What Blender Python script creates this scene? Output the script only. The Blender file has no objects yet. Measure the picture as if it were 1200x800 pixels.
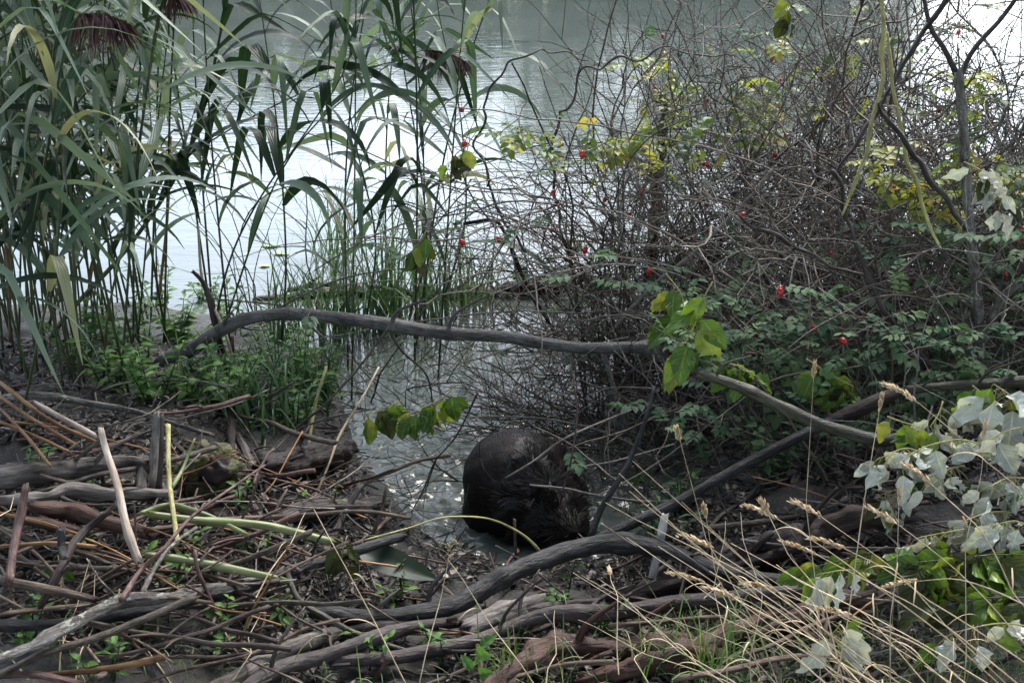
import bpy, math, random
import numpy as np
from mathutils import Vector, Matrix, noise as mnoise

SC = bpy.context.scene
COL = SC.collection
R = math.radians

# ------------------------------------------------------------------ camera, sky, sun, exposure
CAM_H = 1.9
PITCH = R(21.6)
F_PX = 1500.0
cam = bpy.data.cameras.new('camera'); cam.lens = 45.0; cam.sensor_width = 36.0
cam.clip_start = 0.05; cam.clip_end = 2000
camo = bpy.data.objects.new('camera', cam); COL.objects.link(camo)
camo.location = (0, 0, CAM_H); camo.rotation_euler = (R(90) - PITCH, 0, 0)
SC.camera = camo

SUN_EL, SUN_ROT = R(48), R(20)
w = bpy.data.worlds.new('World'); SC.world = w; w.use_nodes = True
nt = w.node_tree; nt.nodes.clear()
sky = nt.nodes.new('ShaderNodeTexSky'); sky.sky_type = 'NISHITA'; sky.sun_disc = False
sky.sun_elevation = SUN_EL; sky.sun_rotation = SUN_ROT
sky.air_density = 1.0; sky.dust_density = 1.5; sky.ozone_density = 1.0
hs = nt.nodes.new('ShaderNodeHueSaturation'); hs.inputs['Saturation'].default_value = 0.70
bg = nt.nodes.new('ShaderNodeBackground'); bg.inputs['Strength'].default_value = 0.13
wo = nt.nodes.new('ShaderNodeOutputWorld')
nt.links.new(sky.outputs[0], hs.inputs['Color']); nt.links.new(hs.outputs[0], bg.inputs['Color'])
nt.links.new(bg.outputs[0], wo.inputs['Surface'])

sl = bpy.data.lights.new('sun', 'SUN'); sl.energy = 1.1; sl.angle = R(24); sl.color = (1, .97, .93)
so = bpy.data.objects.new('sun', sl); COL.objects.link(so)
sdir = Vector((math.sin(SUN_ROT) * math.cos(SUN_EL), math.cos(SUN_ROT) * math.cos(SUN_EL), math.sin(SUN_EL)))
so.rotation_euler = sdir.to_track_quat('Z', 'Y').to_euler(); so.location = (0, 0, 12)
SC.view_settings.view_transform = 'Standard'; SC.view_settings.look = 'None'
SC.view_settings.gamma = 1.0; SC.view_settings.use_curve_mapping = False
SC.view_settings.exposure = 2.25

# ------------------------------------------------------------------ helpers: space
fw = np.array([0, math.cos(PITCH), -math.sin(PITCH)])
upv = np.array([0, math.sin(PITCH), math.cos(PITCH)])
CP = np.array([0, 0, CAM_H])
def ray(u, v):
    return fw + np.array([(u - 600) / F_PX, 0, 0]) + upv * ((400 - v) / F_PX)
def at(u, v, Y):
    d = ray(u, v); return CP + d * (Y / d[1])

SHX = [-9, -1.6, -1.0, -.72, -.5, -.22, 0.0, .28, .5, .8, 1.3, 9]
SHY = [5.4, 5.2, 5.0, 4.6, 3.75, 3.2, 3.06, 3.1, 3.4, 4.1, 4.5, 4.8]
def nz(x, y, s, z=0.0):
    return mnoise.noise(Vector((x * s, y * s, z)))
def height(x, y):
    ys = float(np.interp(x, SHX, SHY)) + .06 * nz(x, y, 4, 3)
    s = ys - y
    if s > 0:
        h = .13 * (1 - math.exp(-s / .35)) + .075 * min(s, 5)
        h += .02 * nz(x, y, 5, 1) + .02 * nz(x, y, 17, 2) * min(1, s * 4)
        h += .12 * math.exp(-((x + 1.35) / .5) ** 2 - ((y - 3.3) / .6) ** 2)
        h += .10 * math.exp(-((x - 1.5) / .7) ** 2 - ((y - 3.0) / .6) ** 2)
    else:
        h = max(-.6, s * .35)
    if y > 23:
        k = min(1, (y - 23) / 5); h = -.6 + (1.6 + .4 * nz(x, y, .2)) * k
    return h
def gp(u, v, lift=0.0):
    d = ray(u, v); t = 1.5
    for i in range(400):
        p = CP + d * t
        if p[2] < max(0, height(p[0], p[1])) + lift: break
        t += .02
    return p

def air(u, v, Y, clear=.02):
    p = at(u, v, Y)
    return gp(u, v, clear) if p[2] < max(0, height(p[0], p[1])) + clear else p

# ------------------------------------------------------------------ helpers: mesh builder
def unit(a):
    a = np.asarray(a, float); n = np.linalg.norm(a); return a / (n if n > 1e-9 else 1)

class MB:
    def __init__(s): s.v = []; s.q = []; s.t = []; s.bc = []; s.ti = []; s.n = 0
    def add(s, V, Q=None, T=None, bc=None, tint=0.5):
        V = np.asarray(V, float); m = len(V)
        s.v.append(V)
        if Q is not None and len(Q): s.q.append(np.asarray(Q, int) + s.n)
        if T is not None and len(T): s.t.append(np.asarray(T, int) + s.n)
        s.bc.append(np.zeros((m, 3)) if bc is None else bc)
        s.ti.append(np.full(m, tint) if np.isscalar(tint) else tint)
        s.n += m
    def mesh(s, name, origin, mat, smooth=True):
        me = bpy.data.meshes.new(name)
        V = np.concatenate(s.v) - np.asarray(origin, float)
        q = np.concatenate(s.q) if s.q else np.zeros((0, 4), int)
        t = np.concatenate(s.t) if s.t else np.zeros((0, 3), int)
        me.vertices.add(len(V)); me.vertices.foreach_set('co', V.astype(np.float32).ravel())
        L = np.concatenate([q.ravel(), t.ravel()]).astype(np.int32)
        me.loops.add(len(L)); me.loops.foreach_set('vertex_index', L)
        st = np.concatenate([np.arange(len(q)) * 4, len(q) * 4 + np.arange(len(t)) * 3]).astype(np.int32)
        me.polygons.add(len(st)); me.polygons.foreach_set('loop_start', st)
        me.update(calc_edges=True); me.validate()
        me.polygons.foreach_set('use_smooth', np.full(len(me.polygons), smooth, dtype=bool))
        a = me.attributes.new('bc', 'FLOAT_VECTOR', 'POINT'); a.data.foreach_set('vector', np.concatenate(s.bc).astype(np.float32).ravel())
        a = me.attributes.new('tint', 'FLOAT', 'POINT'); a.data.foreach_set('value', np.concatenate(s.ti).astype(np.float32))
        me.materials.append(mat)
        return me

def frames(P):
    T = np.gradient(P, axis=0); T /= np.maximum(np.linalg.norm(T, axis=1, keepdims=True), 1e-9)
    ref = np.cross(T[0], T[-1])
    if np.linalg.norm(ref) < .15:
        m = np.abs(T.mean(0)); ref = np.zeros(3); ref[int(np.argmin(m))] = 1
    ref = unit(ref)
    N = np.cross(T, ref); N /= np.maximum(np.linalg.norm(N, axis=1, keepdims=True), 1e-6)
    B = np.cross(T, N)
    return T, N, B
_sc = {}
def tube(mb, P, r, sides=5, tint=.5, rough=0.0, seed=0, cap=True):
    P = np.asarray(P, float); n = len(P); r = np.broadcast_to(np.asarray(r, float), (n,))
    T, N, B = frames(P)
    a = np.arange(sides) * 2 * math.pi / sides
    c, s_ = np.cos(a), np.sin(a)
    rr = np.repeat(r[:, None], sides, 1)
    along = np.concatenate([[0], np.cumsum(np.linalg.norm(np.diff(P, axis=0), axis=1))])
    if rough > 0:
        for i in range(n):
            for j in range(sides):
                rr[i, j] *= 1 + rough * mnoise.noise(Vector((c[j] * 1.3 + seed, s_[j] * 1.3, along[i] * 9))) \
                    + rough * .6 * mnoise.noise(Vector((c[j] * 3 + seed, s_[j] * 3, along[i] * 30)))
    V = P[:, None, :] + rr[:, :, None] * (c[None, :, None] * N[:, None, :] + s_[None, :, None] * B[:, None, :])
    if rough > .04 and sides >= 8:
        jr = np.random.RandomState(int(seed * 13) % 9973 + sides)
        V[-1] += T[-1] * (jr.rand(sides, 1) ** 2 * 2.2 * r[-1]); V[0] -= T[0] * (jr.rand(sides, 1) ** 2 * 1.6 * r[0])
    bc = np.empty((n, sides, 3)); off = (seed * 1.37) % 7
    bc[:, :, 0] = c[None] * rr + off; bc[:, :, 1] = s_[None] * rr; bc[:, :, 2] = along[:, None]
    V = V.reshape(-1, 3); bc = bc.reshape(-1, 3)
    key = (n, sides)
    if key not in _sc:
        i, j = np.meshgrid(np.arange(n - 1), np.arange(sides), indexing='ij'); j2 = (j + 1) % sides
        _sc[key] = np.stack([i * sides + j, (i + 1) * sides + j, (i + 1) * sides + j2, i * sides + j2], -1).reshape(-1, 4)
    Q = _sc[key]; Tt = None
    if cap:
        m = len(V)
        V = np.vstack([V, P[0] - T[0] * r[0] * .25, P[-1] + T[-1] * r[-1] * .25])
        bc = np.vstack([bc, [off, 0, 0], [off, 0, along[-1]]])
        j = np.arange(sides); j2 = (j + 1) % sides; o = (n - 1) * sides
        Tt = np.vstack([np.stack([np.full(sides, m), j, j2], 1), np.stack([np.full(sides, m + 1), o + j2, o + j], 1)])
    mb.add(V, Q, Tt, bc, tint)

def spline(pts, step=.02):
    P = np.asarray(pts, float)
    if len(P) == 2:
        n = max(3, int(np.linalg.norm(P[1, :3] - P[0, :3]) / step)); t = np.linspace(0, 1, n)[:, None]
        return P[0] * (1 - t) + P[1] * t
    E = np.vstack([2 * P[0] - P[1], P, 2 * P[-1] - P[-2]]); out = []
    for i in range(1, len(E) - 2):
        a, b, c, d = E[i - 1:i + 3]
        n = max(2, int(np.linalg.norm((c - b)[:3]) / step))
        for k in range(n):
            t = k / n
            out.append(.5 * (2 * b + (c - a) * t + (2 * a - 5 * b + 4 * c - d) * t * t + (3 * b - a - 3 * c + d) * t ** 3))
    out.append(P[-1]); return np.array(out)

def ribbon(mb, P, W, side, fold=.25, tint=.5, twist=0.0):
    """blade of grass or reed leaf: three vertices across, folded on the midrib"""
    n = len(P); T = np.gradient(P, axis=0); T /= np.maximum(np.linalg.norm(T, axis=1, keepdims=True), 1e-9)
    S = np.asarray(side, float)[None] - T * (T @ np.asarray(side, float))[:, None]
    S /= np.maximum(np.linalg.norm(S, axis=1, keepdims=True), 1e-6)
    U = np.cross(T, S)
    if twist:
        a = np.linspace(0, twist, n)[:, None]; S, U = S * np.cos(a) + U * np.sin(a), U * np.cos(a) - S * np.sin(a)
    W = np.asarray(W)[:, None]
    V = np.stack([P - S * W * .5, P - U * W * fold * .5, P + S * W * .5], 1).reshape(-1, 3)
    lu = np.linspace(0, 1, n)
    bc = np.stack([np.stack([lu, np.full(n, k), lu * 0 + tint], 1) for k in (-1., 0., 1.)], 1).reshape(-1, 3)
    i = np.arange(n - 1) * 3
    Q = np.vstack([np.stack([i, i + 1, i + 4, i + 3], 1), np.stack([i + 1, i + 2, i + 5, i + 4], 1)])
    mb.add(V, Q, None, bc, tint)

def leaf_tpl(ns, na, power=.8, tip=1.0):
    """unit broad leaf: x 0..1 along, y -1..1 across"""
    t = np.linspace(0, 1, ns + 1); wv = np.sin(np.pi * t ** power) ** tip; wv[0] = .04; wv[-1] = .01
    c = np.linspace(-1, 1, na)
    X = np.repeat(t[:, None], na, 1); Y = wv[:, None] * c[None]; C = np.repeat(c[None], ns + 1, 0)
    i, j = np.meshgrid(np.arange(ns), np.arange(na - 1), indexing='ij')
    Q = np.stack([i * na + j, i * na + j + 1, (i + 1) * na + j + 1, (i + 1) * na + j], -1).reshape(-1, 4)
    return X.ravel(), Y.ravel(), C.ravel(), Q
TP_BIG = leaf_tpl(9, 7, .72, .8); TP_MID = leaf_tpl(5, 5, .75, .85); TP_SM = leaf_tpl(3, 3, .85, .8)
def leaf(mb, p, d, nrm, L, W, tpl=TP_MID, droop=.3, fold=.25, wave=.05, tint=.5, rng=random):
    X, Y, C, Q = tpl
    d = unit(d); nrm = unit(np.asarray(nrm, float) - d * np.dot(nrm, d)); s = np.cross(nrm, d)
    ph = rng.random() * 6.28; k = 5 + 4 * rng.random()
    z = fold * W * .5 * np.abs(Y) - droop * L * X ** 2 + wave * W * np.sin(X * k * 2 + ph + C * 2) * np.abs(Y)
    sw = .08 * L * math.sin(ph) * X ** 2
    V = p + np.outer(X * L * (1 - .15 * droop * X), d) + np.outer(Y * W * .5 + sw, s) + np.outer(z, nrm)
    mb.add(V, Q, None, np.stack([X, C, np.full(len(X), tint)], 1), tint)

def tag(o, label=None, cat=None, group=None, kind=None):
    if label: o['label'] = label
    if cat: o['category'] = cat
    if group: o['group'] = group
    if kind: o['kind'] = kind
    return o
def thing(name, label, cat, loc, group=None):
    o = bpy.data.objects.new(name, None); o.empty_display_size = .05; COL.objects.link(o); o.location = [float(c) for c in loc]
    return tag(o, label, cat, group)
def part(name, mb, mat, root, base=None, smooth=True, label=None):
    """mesh child; mb holds world coordinates; base = location of the thing"""
    b = root.location if base is None else base
    o = bpy.data.objects.new(name, mb.mesh(name, b, mat, smooth)); COL.objects.link(o); o.parent = root
    if label: o['label'] = label
    return o
def solo(name, mb, mat, loc, label=None, cat=None, group=None, kind=None, smooth=True):
    o = bpy.data.objects.new(name, mb.mesh(name, loc, mat, smooth)); COL.objects.link(o); o.location = [float(c) for c in loc]
    return tag(o, label, cat, group, kind)
def dup(root, loc, rot=(0, 0, 0), sc=1.0, label=None, group=None):
    r = root.copy(); COL.objects.link(r); r.location = loc; r.rotation_euler = rot; r.scale = (sc, sc, sc)
    if label: r['label'] = label
    if group: r['group'] = group
    for ch in list(root.children):
        c = ch.copy(); COL.objects.link(c); c.parent = r
        for g in list(ch.children):
            e = g.copy(); COL.objects.link(e); e.parent = c
    return r

# ------------------------------------------------------------------ materials
def newmat(name):
    m = bpy.data.materials.new(name); m.use_nodes = True; t = m.node_tree; t.nodes.clear()
    out = t.nodes.new('ShaderNodeOutputMaterial'); b = t.nodes.new('ShaderNodeBsdfPrincipled')
    t.links.new(b.outputs[0], out.inputs['Surface']); return m, t, b, out
def ramp(t, cols, fac):
    r = t.nodes.new('ShaderNodeValToRGB'); e = r.color_ramp.elements
    n = len(cols)
    for i, c in enumerate(cols):
        pos = i / (n - 1) if n > 1 else 0
        if len(c) == 4: pos = c[3]
        if i < 2: el = e[i]; el.position = pos
        else: el = e.new(pos)
        el.color = (c[0], c[1], c[2], 1)
    t.links.new(fac, r.inputs[0]); return r.outputs[0]
def attr(t, name, vec=True):
    a = t.nodes.new('ShaderNodeAttribute'); a.attribute_name = name; return a.outputs['Vector' if vec else 'Fac']
def mapping(t, src, scale, loc=(0, 0, 0)):
    m = t.nodes.new('ShaderNodeMapping'); m.inputs['Scale'].default_value = scale; m.inputs['Location'].default_value = loc
    t.links.new(src, m.inputs[0]); return m.outputs[0]
def noise(t, vec, scale, detail=4, rough=.55, dist=0):
    n = t.nodes.new('ShaderNodeTexNoise'); n.inputs['Scale'].default_value = scale
    n.inputs['Detail'].default_value = detail; n.inputs['Roughness'].default_value = rough
    n.inputs['Distortion'].default_value = dist
    t.links.new(vec, n.inputs['Vector']); return n.outputs['Fac']
def mixc(t, fac, a, b, mode='MIX'):
    m = t.nodes.new('ShaderNodeMix'); m.data_type = 'RGBA'; m.blend_type = mode
    for s, val in ((0, fac), (6, a), (7, b)):
        if hasattr(val, 'links') or hasattr(val, 'is_output'): t.links.new(val, m.inputs[s])
        elif s == 0: m.inputs[0].default_value = val
        else: m.inputs[s].default_value = (*val, 1)
    return m.outputs[2]
def math_(t, op, a, b=None):
    m = t.nodes.new('ShaderNodeMath'); m.operation = op
    for i, val in enumerate((a, b)):
        if val is None: continue
        if hasattr(val, 'is_output'): t.links.new(val, m.inputs[i])
        else: m.inputs[i].default_value = val
    return m.outputs[0]
def bump(t, b, h, strength=.5, dist=.002):
    n = t.nodes.new('ShaderNodeBump'); n.inputs['Strength'].default_value = strength; n.inputs['Distance'].default_value = dist
    t.links.new(h, n.inputs['Height']); t.links.new(n.outputs[0], b.inputs['Normal'])

KEEP = {'wet_bark': .38, 'twig_bark': .9, 'rose_cane': 1.15, 'twig_grey': 1.3, 'fallen_leaf': .6, 'sedge': .95, 'driftwood': .75, 'stick_wood': .7, 'olive_bark': .7, 'grey_bark': .75, 'purple_bark': .6, 'poplar_leaf_dark': .8, 'red_twig': .7, 'poplar_leaf_underside': 1.05, 'seed_head': 1.0, 'straw': 1.1, 'peeled_wood': .9, 'yellow_stem': 1.0, 'green_stalk': .55, 'grass_blade': .95, 'rose_leaf_turning': .95, 'reed_stem_dry': .65, 'poplar_leaf': 1.1, 'herb_leaf': 1.0, 'pink_flower': .7, 'reed_leaf': .85, 'white_bark': .85, 'lichen_bark': .8, 'far_foliage': .5, 'rose_leaf': .85, 'reed_plume': .8}
def kk(name, c):
    k = 1.08 * KEEP.get(name, .5); return tuple(v * k for v in c[:3]) + tuple(c[3:])
def mat_leaf(name, cols, transl=.3, rough=.45, vein=None, spots=None, spec=.3):
    m, t, b, out = newmat(name); cols = [kk(name, c) for c in cols]; vein = vein and kk(name, vein); spots = spots and kk(name, spots)
    c = ramp(t, cols, attr(t, 'tint', False))
    bc = attr(t, 'bc')
    n1 = noise(t, mapping(t, bc, (6, 2, 9)), 1.5, 4)
    c = mixc(t, math_(t, 'MULTIPLY', n1, .55), c, mixc(t, 1.0, c, (.55, .55, .5), 'MULTIPLY'))
    if spots:
        sp = noise(t, mapping(t, bc, (9, 3, 31)), 1.6, 3)
        f = math_(t, 'GREATER_THAN', sp, .66)
        c = mixc(t, math_(t, 'MULTIPLY', f, .8), c, spots)
    if vein:
        sx = t.nodes.new('ShaderNodeSeparateXYZ'); t.links.new(bc, sx.inputs[0])
        ay = math_(t, 'ABSOLUTE', sx.outputs[1])
        mid = math_(t, 'LESS_THAN', ay, .07)
        s2 = math_(t, 'SINE', math_(t, 'SUBTRACT', math_(t, 'MULTIPLY', sx.outputs[0], 48), math_(t, 'MULTIPLY', ay, 14)))
        sv = math_(t, 'MULTIPLY', math_(t, 'GREATER_THAN', s2, .93), .5)
        vf = math_(t, 'MAXIMUM', mid, sv)
        c = mixc(t, math_(t, 'MULTIPLY', vf, .55), c, vein)
        bump(t, b, math_(t, 'ADD', s2, math_(t, 'MULTIPLY', n1, 2)), .35, .0012)
    t.links.new(c, b.inputs['Base Color']); b.inputs['Roughness'].default_value = rough
    b.inputs['Specular IOR Level'].default_value = spec
    tr = t.nodes.new('ShaderNodeBsdfTranslucent'); t.links.new(mixc(t, .5, c, mixc(t, 1.0, c, (1.6, 1.6, .6), 'MULTIPLY')), tr.inputs[0])
    mx = t.nodes.new('ShaderNodeMixShader'); mx.inputs[0].default_value = transl
    t.links.new(b.outputs[0], mx.inputs[1]); t.links.new(tr.outputs[0], mx.inputs[2]); t.links.new(mx.outputs[0], out.inputs['Surface'])
    return m
def mat_bark(name, cols, rough=.5, patch=None, patch_lvl=.58, fibre=1.0, bs=.6, scale=60, spec=.3, use_tint=True, lent=False):
    m, t, b, out = newmat(name); cols = [kk(name, c) for c in cols]; patch = patch and kk(name, patch); bc = attr(t, 'bc')
    f1 = noise(t, mapping(t, bc, (1, 1, .22 * fibre)), scale * 3, 5, .65)
    f2 = noise(t, mapping(t, bc, (1, 1, .5)), scale * .5, 4)
    base = math_(t, 'ADD', math_(t, 'MULTIPLY', f1, .55), math_(t, 'MULTIPLY', f2, .45))
    mr = t.nodes.new('ShaderNodeMapRange'); mr.inputs[1].default_value = .40; mr.inputs[2].default_value = .61; t.links.new(base, mr.inputs[0])
    c = ramp(t, cols, mr.outputs[0])
    if use_tint:
        tt = attr(t, 'tint', False)
        c = mixc(t, 1.0, c, ramp(t, [(.45, .42, .4), (1, 1, 1), (1.0, .95, .85), (1.9, 1.8, 1.7)], tt), 'MULTIPLY')
    big = noise(t, mapping(t, bc, (1, 1, .35), (9, 4, 2)), scale * .22, 5, .7)
    bf = t.nodes.new('ShaderNodeMapRange'); bf.inputs[1].default_value = .42; bf.inputs[2].default_value = .60; t.links.new(big, bf.inputs[0])
    c = mixc(t, math_(t, 'MULTIPLY', bf.outputs[0], .6), c, mixc(t, 1.0, c, (.38, .36, .33), 'MULTIPLY'))
    fl = noise(t, mapping(t, bc, (1, 1, .8), (2, 8, 5)), scale * 5, 2)
    c = mixc(t, math_(t, 'MULTIPLY', math_(t, 'GREATER_THAN', fl, .70), .5), c, mixc(t, 1.0, c, (3, 3, 2.8), 'MULTIPLY'))
    h = math_(t, 'ADD', f1, math_(t, 'MULTIPLY', f2, 1.2))
    if patch:
        pn = noise(t, mapping(t, bc, (1, 1, .6), (3, 1, 2)), scale * .8, 6, .7)
        pf = t.nodes.new('ShaderNodeMapRange'); pf.inputs[1].default_value = patch_lvl; pf.inputs[2].default_value = patch_lvl + .05; t.links.new(pn, pf.inputs[0])
        c = mixc(t, pf.outputs[0], c, patch); h = math_(t, 'ADD', f1, math_(t, 'MULTIPLY', pf.outputs[0], .5))
    if lent:  # the short cross-marks and leaf scars of young bark
        ln = noise(t, mapping(t, bc, (.3, .3, 2.2), (5, 0, 0)), scale * 1.3, 2)
        lf = math_(t, 'GREATER_THAN', ln, .66); c = mixc(t, math_(t, 'MULTIPLY', lf, .6), c, (.02, .017, .015))
    t.links.new(c, b.inputs['Base Color']); bump(t, b, h, min(1, bs * 1.4), .009)
    rr = t.nodes.new('ShaderNodeMapRange'); rr.inputs[3].default_value = rough - .12; rr.inputs[4].default_value = rough + .25; t.links.new(f2, rr.inputs[0])
    t.links.new(rr.outputs[0], b.inputs['Roughness']); b.inputs['Specular IOR Level'].default_value = spec
    return m

M = {}
M['reed'] = mat_leaf('reed_leaf', [(.035, .075, .040), (.07, .125, .075), (.13, .19, .13), (.22, .30, .23), (.34, .34, .2)], .28, .42, vein=(.16, .24, .17))
M['reed_dark'] = mat_leaf('reed_leaf_dark', [(.018, .045, .022), (.03, .07, .032), (.05, .10, .045)], .3, .42, vein=(.07, .12, .06))
M['reed_stem'] = mat_bark('reed_stem', [(.05, .08, .03), (.09, .13, .05), (.14, .15, .07)], .4, scale=30, bs=.2)
M['reed_dry'] = mat_bark('reed_stem_dry', [(.14, .07, .03), (.30, .16, .07), (.42, .27, .14)], .5, scale=30, bs=.3, lent=True)
M['plume'] = mat_leaf('reed_plume', [(.035, .015, .018), (.08, .035, .04), (.16, .10, .09)], .15, .8)
M['sedge'] = mat_leaf('sedge', [(.03, .07, .035), (.07, .14, .06), (.14, .22, .10)], .3, .4)
M['herb'] = mat_leaf('herb_leaf', [(.035, .09, .02), (.07, .17, .035), (.13, .27, .05)], .32, .45, vein=(.14, .25, .09))
M['rose'] = mat_leaf('rose_leaf', [(.026, .065, .034), (.052, .110, .056), (.095, .17, .085), (.19, .28, .13)], .25, .6, spec=.12)
M['rose_y'] = mat_leaf('rose_leaf_turning', [(.08, .16, .04), (.22, .28, .05), (.40, .42, .07), (.5, .38, .08)], .4, .45)
M['poplar'] = mat_leaf('poplar_leaf', [(.035, .08, .012), (.08, .15, .02), (.15, .23, .03), (.24, .24, .04)], .3, .36, vein=(.18, .25, .06), spots=(.06, .05, .01))
M['poplar_dark'] = mat_leaf('poplar_leaf_dark', [(.03, .035, .01), (.05, .065, .015), (.09, .10, .02)], .25, .4, vein=(.10, .12, .03), spots=(.05, .03, .01))
M['silver'] = mat_leaf('poplar_leaf_underside', [(.26, .27, .23), (.42, .44, .39), (.56, .58, .53), (.62, .58, .46)], .15, .7, vein=(.60, .63, .55), spots=(.28, .27, .2))
M['grass'] = mat_leaf('grass_blade', [(.04, .10, .02), (.08, .17, .045), (.15, .24, .08), (.34, .30, .17)], .3, .5)
M['straw'] = mat_bark('straw', [(.26, .21, .14), (.46, .38, .26), (.60, .52, .38)], .6, scale=40, bs=.2, spec=.2)
M['seed'] = mat_leaf('seed_head', [(.42, .30, .18), (.55, .42, .28), (.66, .55, .42)], .2, .75)
M['twig'] = mat_bark('twig_bark', [(.030, .024, .019), (.068, .056, .046), (.14, .12, .10)], .5, scale=90, bs=.4)
M['twig_grey'] = mat_bark('twig_grey', [(.07, .062, .057), (.15, .135, .125), (.24, .22, .20)], .6, scale=80, bs=.5, patch=(.34, .36, .30), patch_lvl=.66)
M['rosecane'] = mat_bark('rose_cane', [(.045, .037, .030), (.095, .080, .066), (.18, .155, .13)], .5, scale=80, bs=.4)
M['wet'] = mat_bark('wet_bark', [(.014, .012, .011), (.050, .046, .045), (.14, .135, .13)], .38, scale=45, bs=1, patch=(.34, .35, .32), patch_lvl=.66, lent=True, use_tint=False)
M['olive'] = mat_bark('olive_bark', [(.035, .034, .018), (.075, .072, .045), (.13, .125, .085)], .36, scale=45, bs=.5, lent=True, use_tint=False)
M['arch'] = mat_bark('grey_bark', [(.045, .043, .040), (.10, .095, .090), (.17, .165, .155)], .36, scale=45, bs=.6, patch=(.03, .028, .025), patch_lvl=.63, lent=True, use_tint=False)
M['brown'] = mat_bark('rotten_brown_wood', [(.018, .010, .008), (.055, .032, .026), (.11, .07, .055)], .5, scale=30, bs=1, fibre=.5, use_tint=False)
M['purple'] = mat_bark('purple_bark', [(.038, .027, .025), (.085, .063, .057), (.15, .12, .11)], .4, scale=50, bs=.5, lent=True, use_tint=False)
M['drift'] = mat_bark('driftwood', [(.06, .05, .042), (.17, .145, .125), (.30, .27, .24)], .65, scale=35, bs=.9, fibre=.5, use_tint=False)
M['driftmix'] = mat_bark('stick_wood', [(.05, .036, .028), (.12, .085, .066), (.22, .17, .135)], .6, scale=40, bs=.8, fibre=.6)
M['pale'] = mat_bark('peeled_wood', [(.26, .20, .15), (.42, .34, .27), (.58, .50, .42)], .6, scale=30, bs=.5, fibre=.5, patch=(.14, .10, .08), patch_lvl=.64, use_tint=False)
M['white'] = mat_bark('white_bark', [(.38, .35, .31), (.56, .53, .48), (.70, .68, .63)], .6, scale=30, bs=.5, patch=(.08, .06, .05), patch_lvl=.6, use_tint=False)
M['lichen'] = mat_bark('lichen_bark', [(.09, .075, .065), (.20, .18, .16), (.34, .33, .30)], .75, scale=70, bs=1, patch=(.42, .42, .36), patch_lvl=.55, use_tint=False)
M['yellow'] = mat_bark('yellow_stem', [(.28, .26, .09), (.45, .42, .17), (.60, .57, .30)], .55, scale=40, bs=.6, patch=(.12, .10, .04), patch_lvl=.63, use_tint=False)
M['greenstalk'] = mat_bark('green_stalk', [(.20, .24, .08), (.33, .39, .15), (.50, .54, .28)], .35, scale=30, bs=.2, fibre=.3, use_tint=False)
M['redwood'] = mat_bark('red_brown_wood', [(.05, .022, .015), (.13, .062, .042), (.22, .12, .08)], .55, scale=30, bs=1, fibre=.5, use_tint=False)
M['redtwig'] = mat_bark('red_twig', [(.07, .03, .025), (.15, .08, .065), (.28, .18, .15)], .5, scale=70, bs=.4, patch=(.34, .31, .28), patch_lvl=.64, use_tint=False)
m, t, b, out = newmat('rose_hip_skin'); b.inputs['Roughness'].default_value = .22
t.links.new(ramp(t, [(.22, .008, .010), (.45, .012, .012), (.55, .05, .02)], attr(t, 'tint', False)), b.inputs['Base Color']); M['hip'] = m
m, t, b, out = newmat('dark_sepal'); b.inputs['Base Color'].default_value = (.015, .012, .01, 1); b.inputs['Roughness'].default_value = .7; M['sepal'] = m

# mud
m, t, b, out = newmat('mud')
tc = t.nodes.new('ShaderNodeTexCoord').outputs['Object']
n1 = noise(t, tc, 14, 8, .7); n2 = noise(t, tc, 70, 6, .7); n3 = noise(t, tc, 2.2, 3)
c = ramp(t, [(.007, .006, .005, .3), (.024, .021, .017, .5), (.065, .058, .050, .66), (.12, .11, .10, .82)], math_(t, 'ADD', math_(t, 'MULTIPLY', n1, .6), math_(t, 'MULTIPLY', n2, .4)))
c = mixc(t, math_(t, 'MULTIPLY', n3, .5), c, (.012, .010, .007))
t.links.new(c, b.inputs['Base Color']); bump(t, b, math_(t, 'ADD', n1, math_(t, 'MULTIPLY', n2, .5)), 1, .02)
r_ = t.nodes.new('ShaderNodeMapRange'); r_.inputs[3].default_value = .3; r_.inputs[4].default_value = .8; t.links.new(n1, r_.inputs[0]); t.links.new(r_.outputs[0], b.inputs['Roughness'])
M['mud'] = m
# litter
m, t, b, out = newmat('leaf_litter')
c = ramp(t, [(.006, .005, .004), (.016, .012, .009), (.05, .038, .029), (.13, .105, .082), (.30, .25, .20)], attr(t, 'tint', False))
t.links.new(c, b.inputs['Base Color']); b.inputs['Roughness'].default_value = .6; M['litter'] = m
# water: turbid, milky green body under a smooth reflecting surface
m, t, b, out = newmat('pond_water')
tc = t.nodes.new('ShaderNodeTexCoord').outputs['Object']
murk = noise(t, mapping(t, tc, (1, .6, 1)), 1.1, 3)
t.links.new(ramp(t, [(.072, .088, .074, .3), (.100, .118, .100, .7)], murk), b.inputs['Base Color'])
b.inputs['Roughness'].default_value = .055; b.inputs['IOR'].default_value = 1.33
w1 = noise(t, mapping(t, tc, (4.5, 16, 1)), 1, 3, .5, .6)
w2 = noise(t, mapping(t, tc, (14, 34, 1)), 1, 2, .5, .4)
w3 = noise(t, mapping(t, tc, (1.1, 4.0, 1), (2, 0, 0)), 1, 3, .5)
amp = noise(t, mapping(t, tc, (.35, .5, 1), (7, 3, 0)), 1, 2)
hh = math_(t, 'ADD', math_(t, 'MULTIPLY', w1, math_(t, 'MULTIPLY', amp, 1.3)), math_(t, 'ADD', math_(t, 'MULTIPLY', w2, .22), math_(t, 'MULTIPLY', w3, .9)))
bump(t, b, hh, 1.0, .0032)
M['water'] = m
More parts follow.
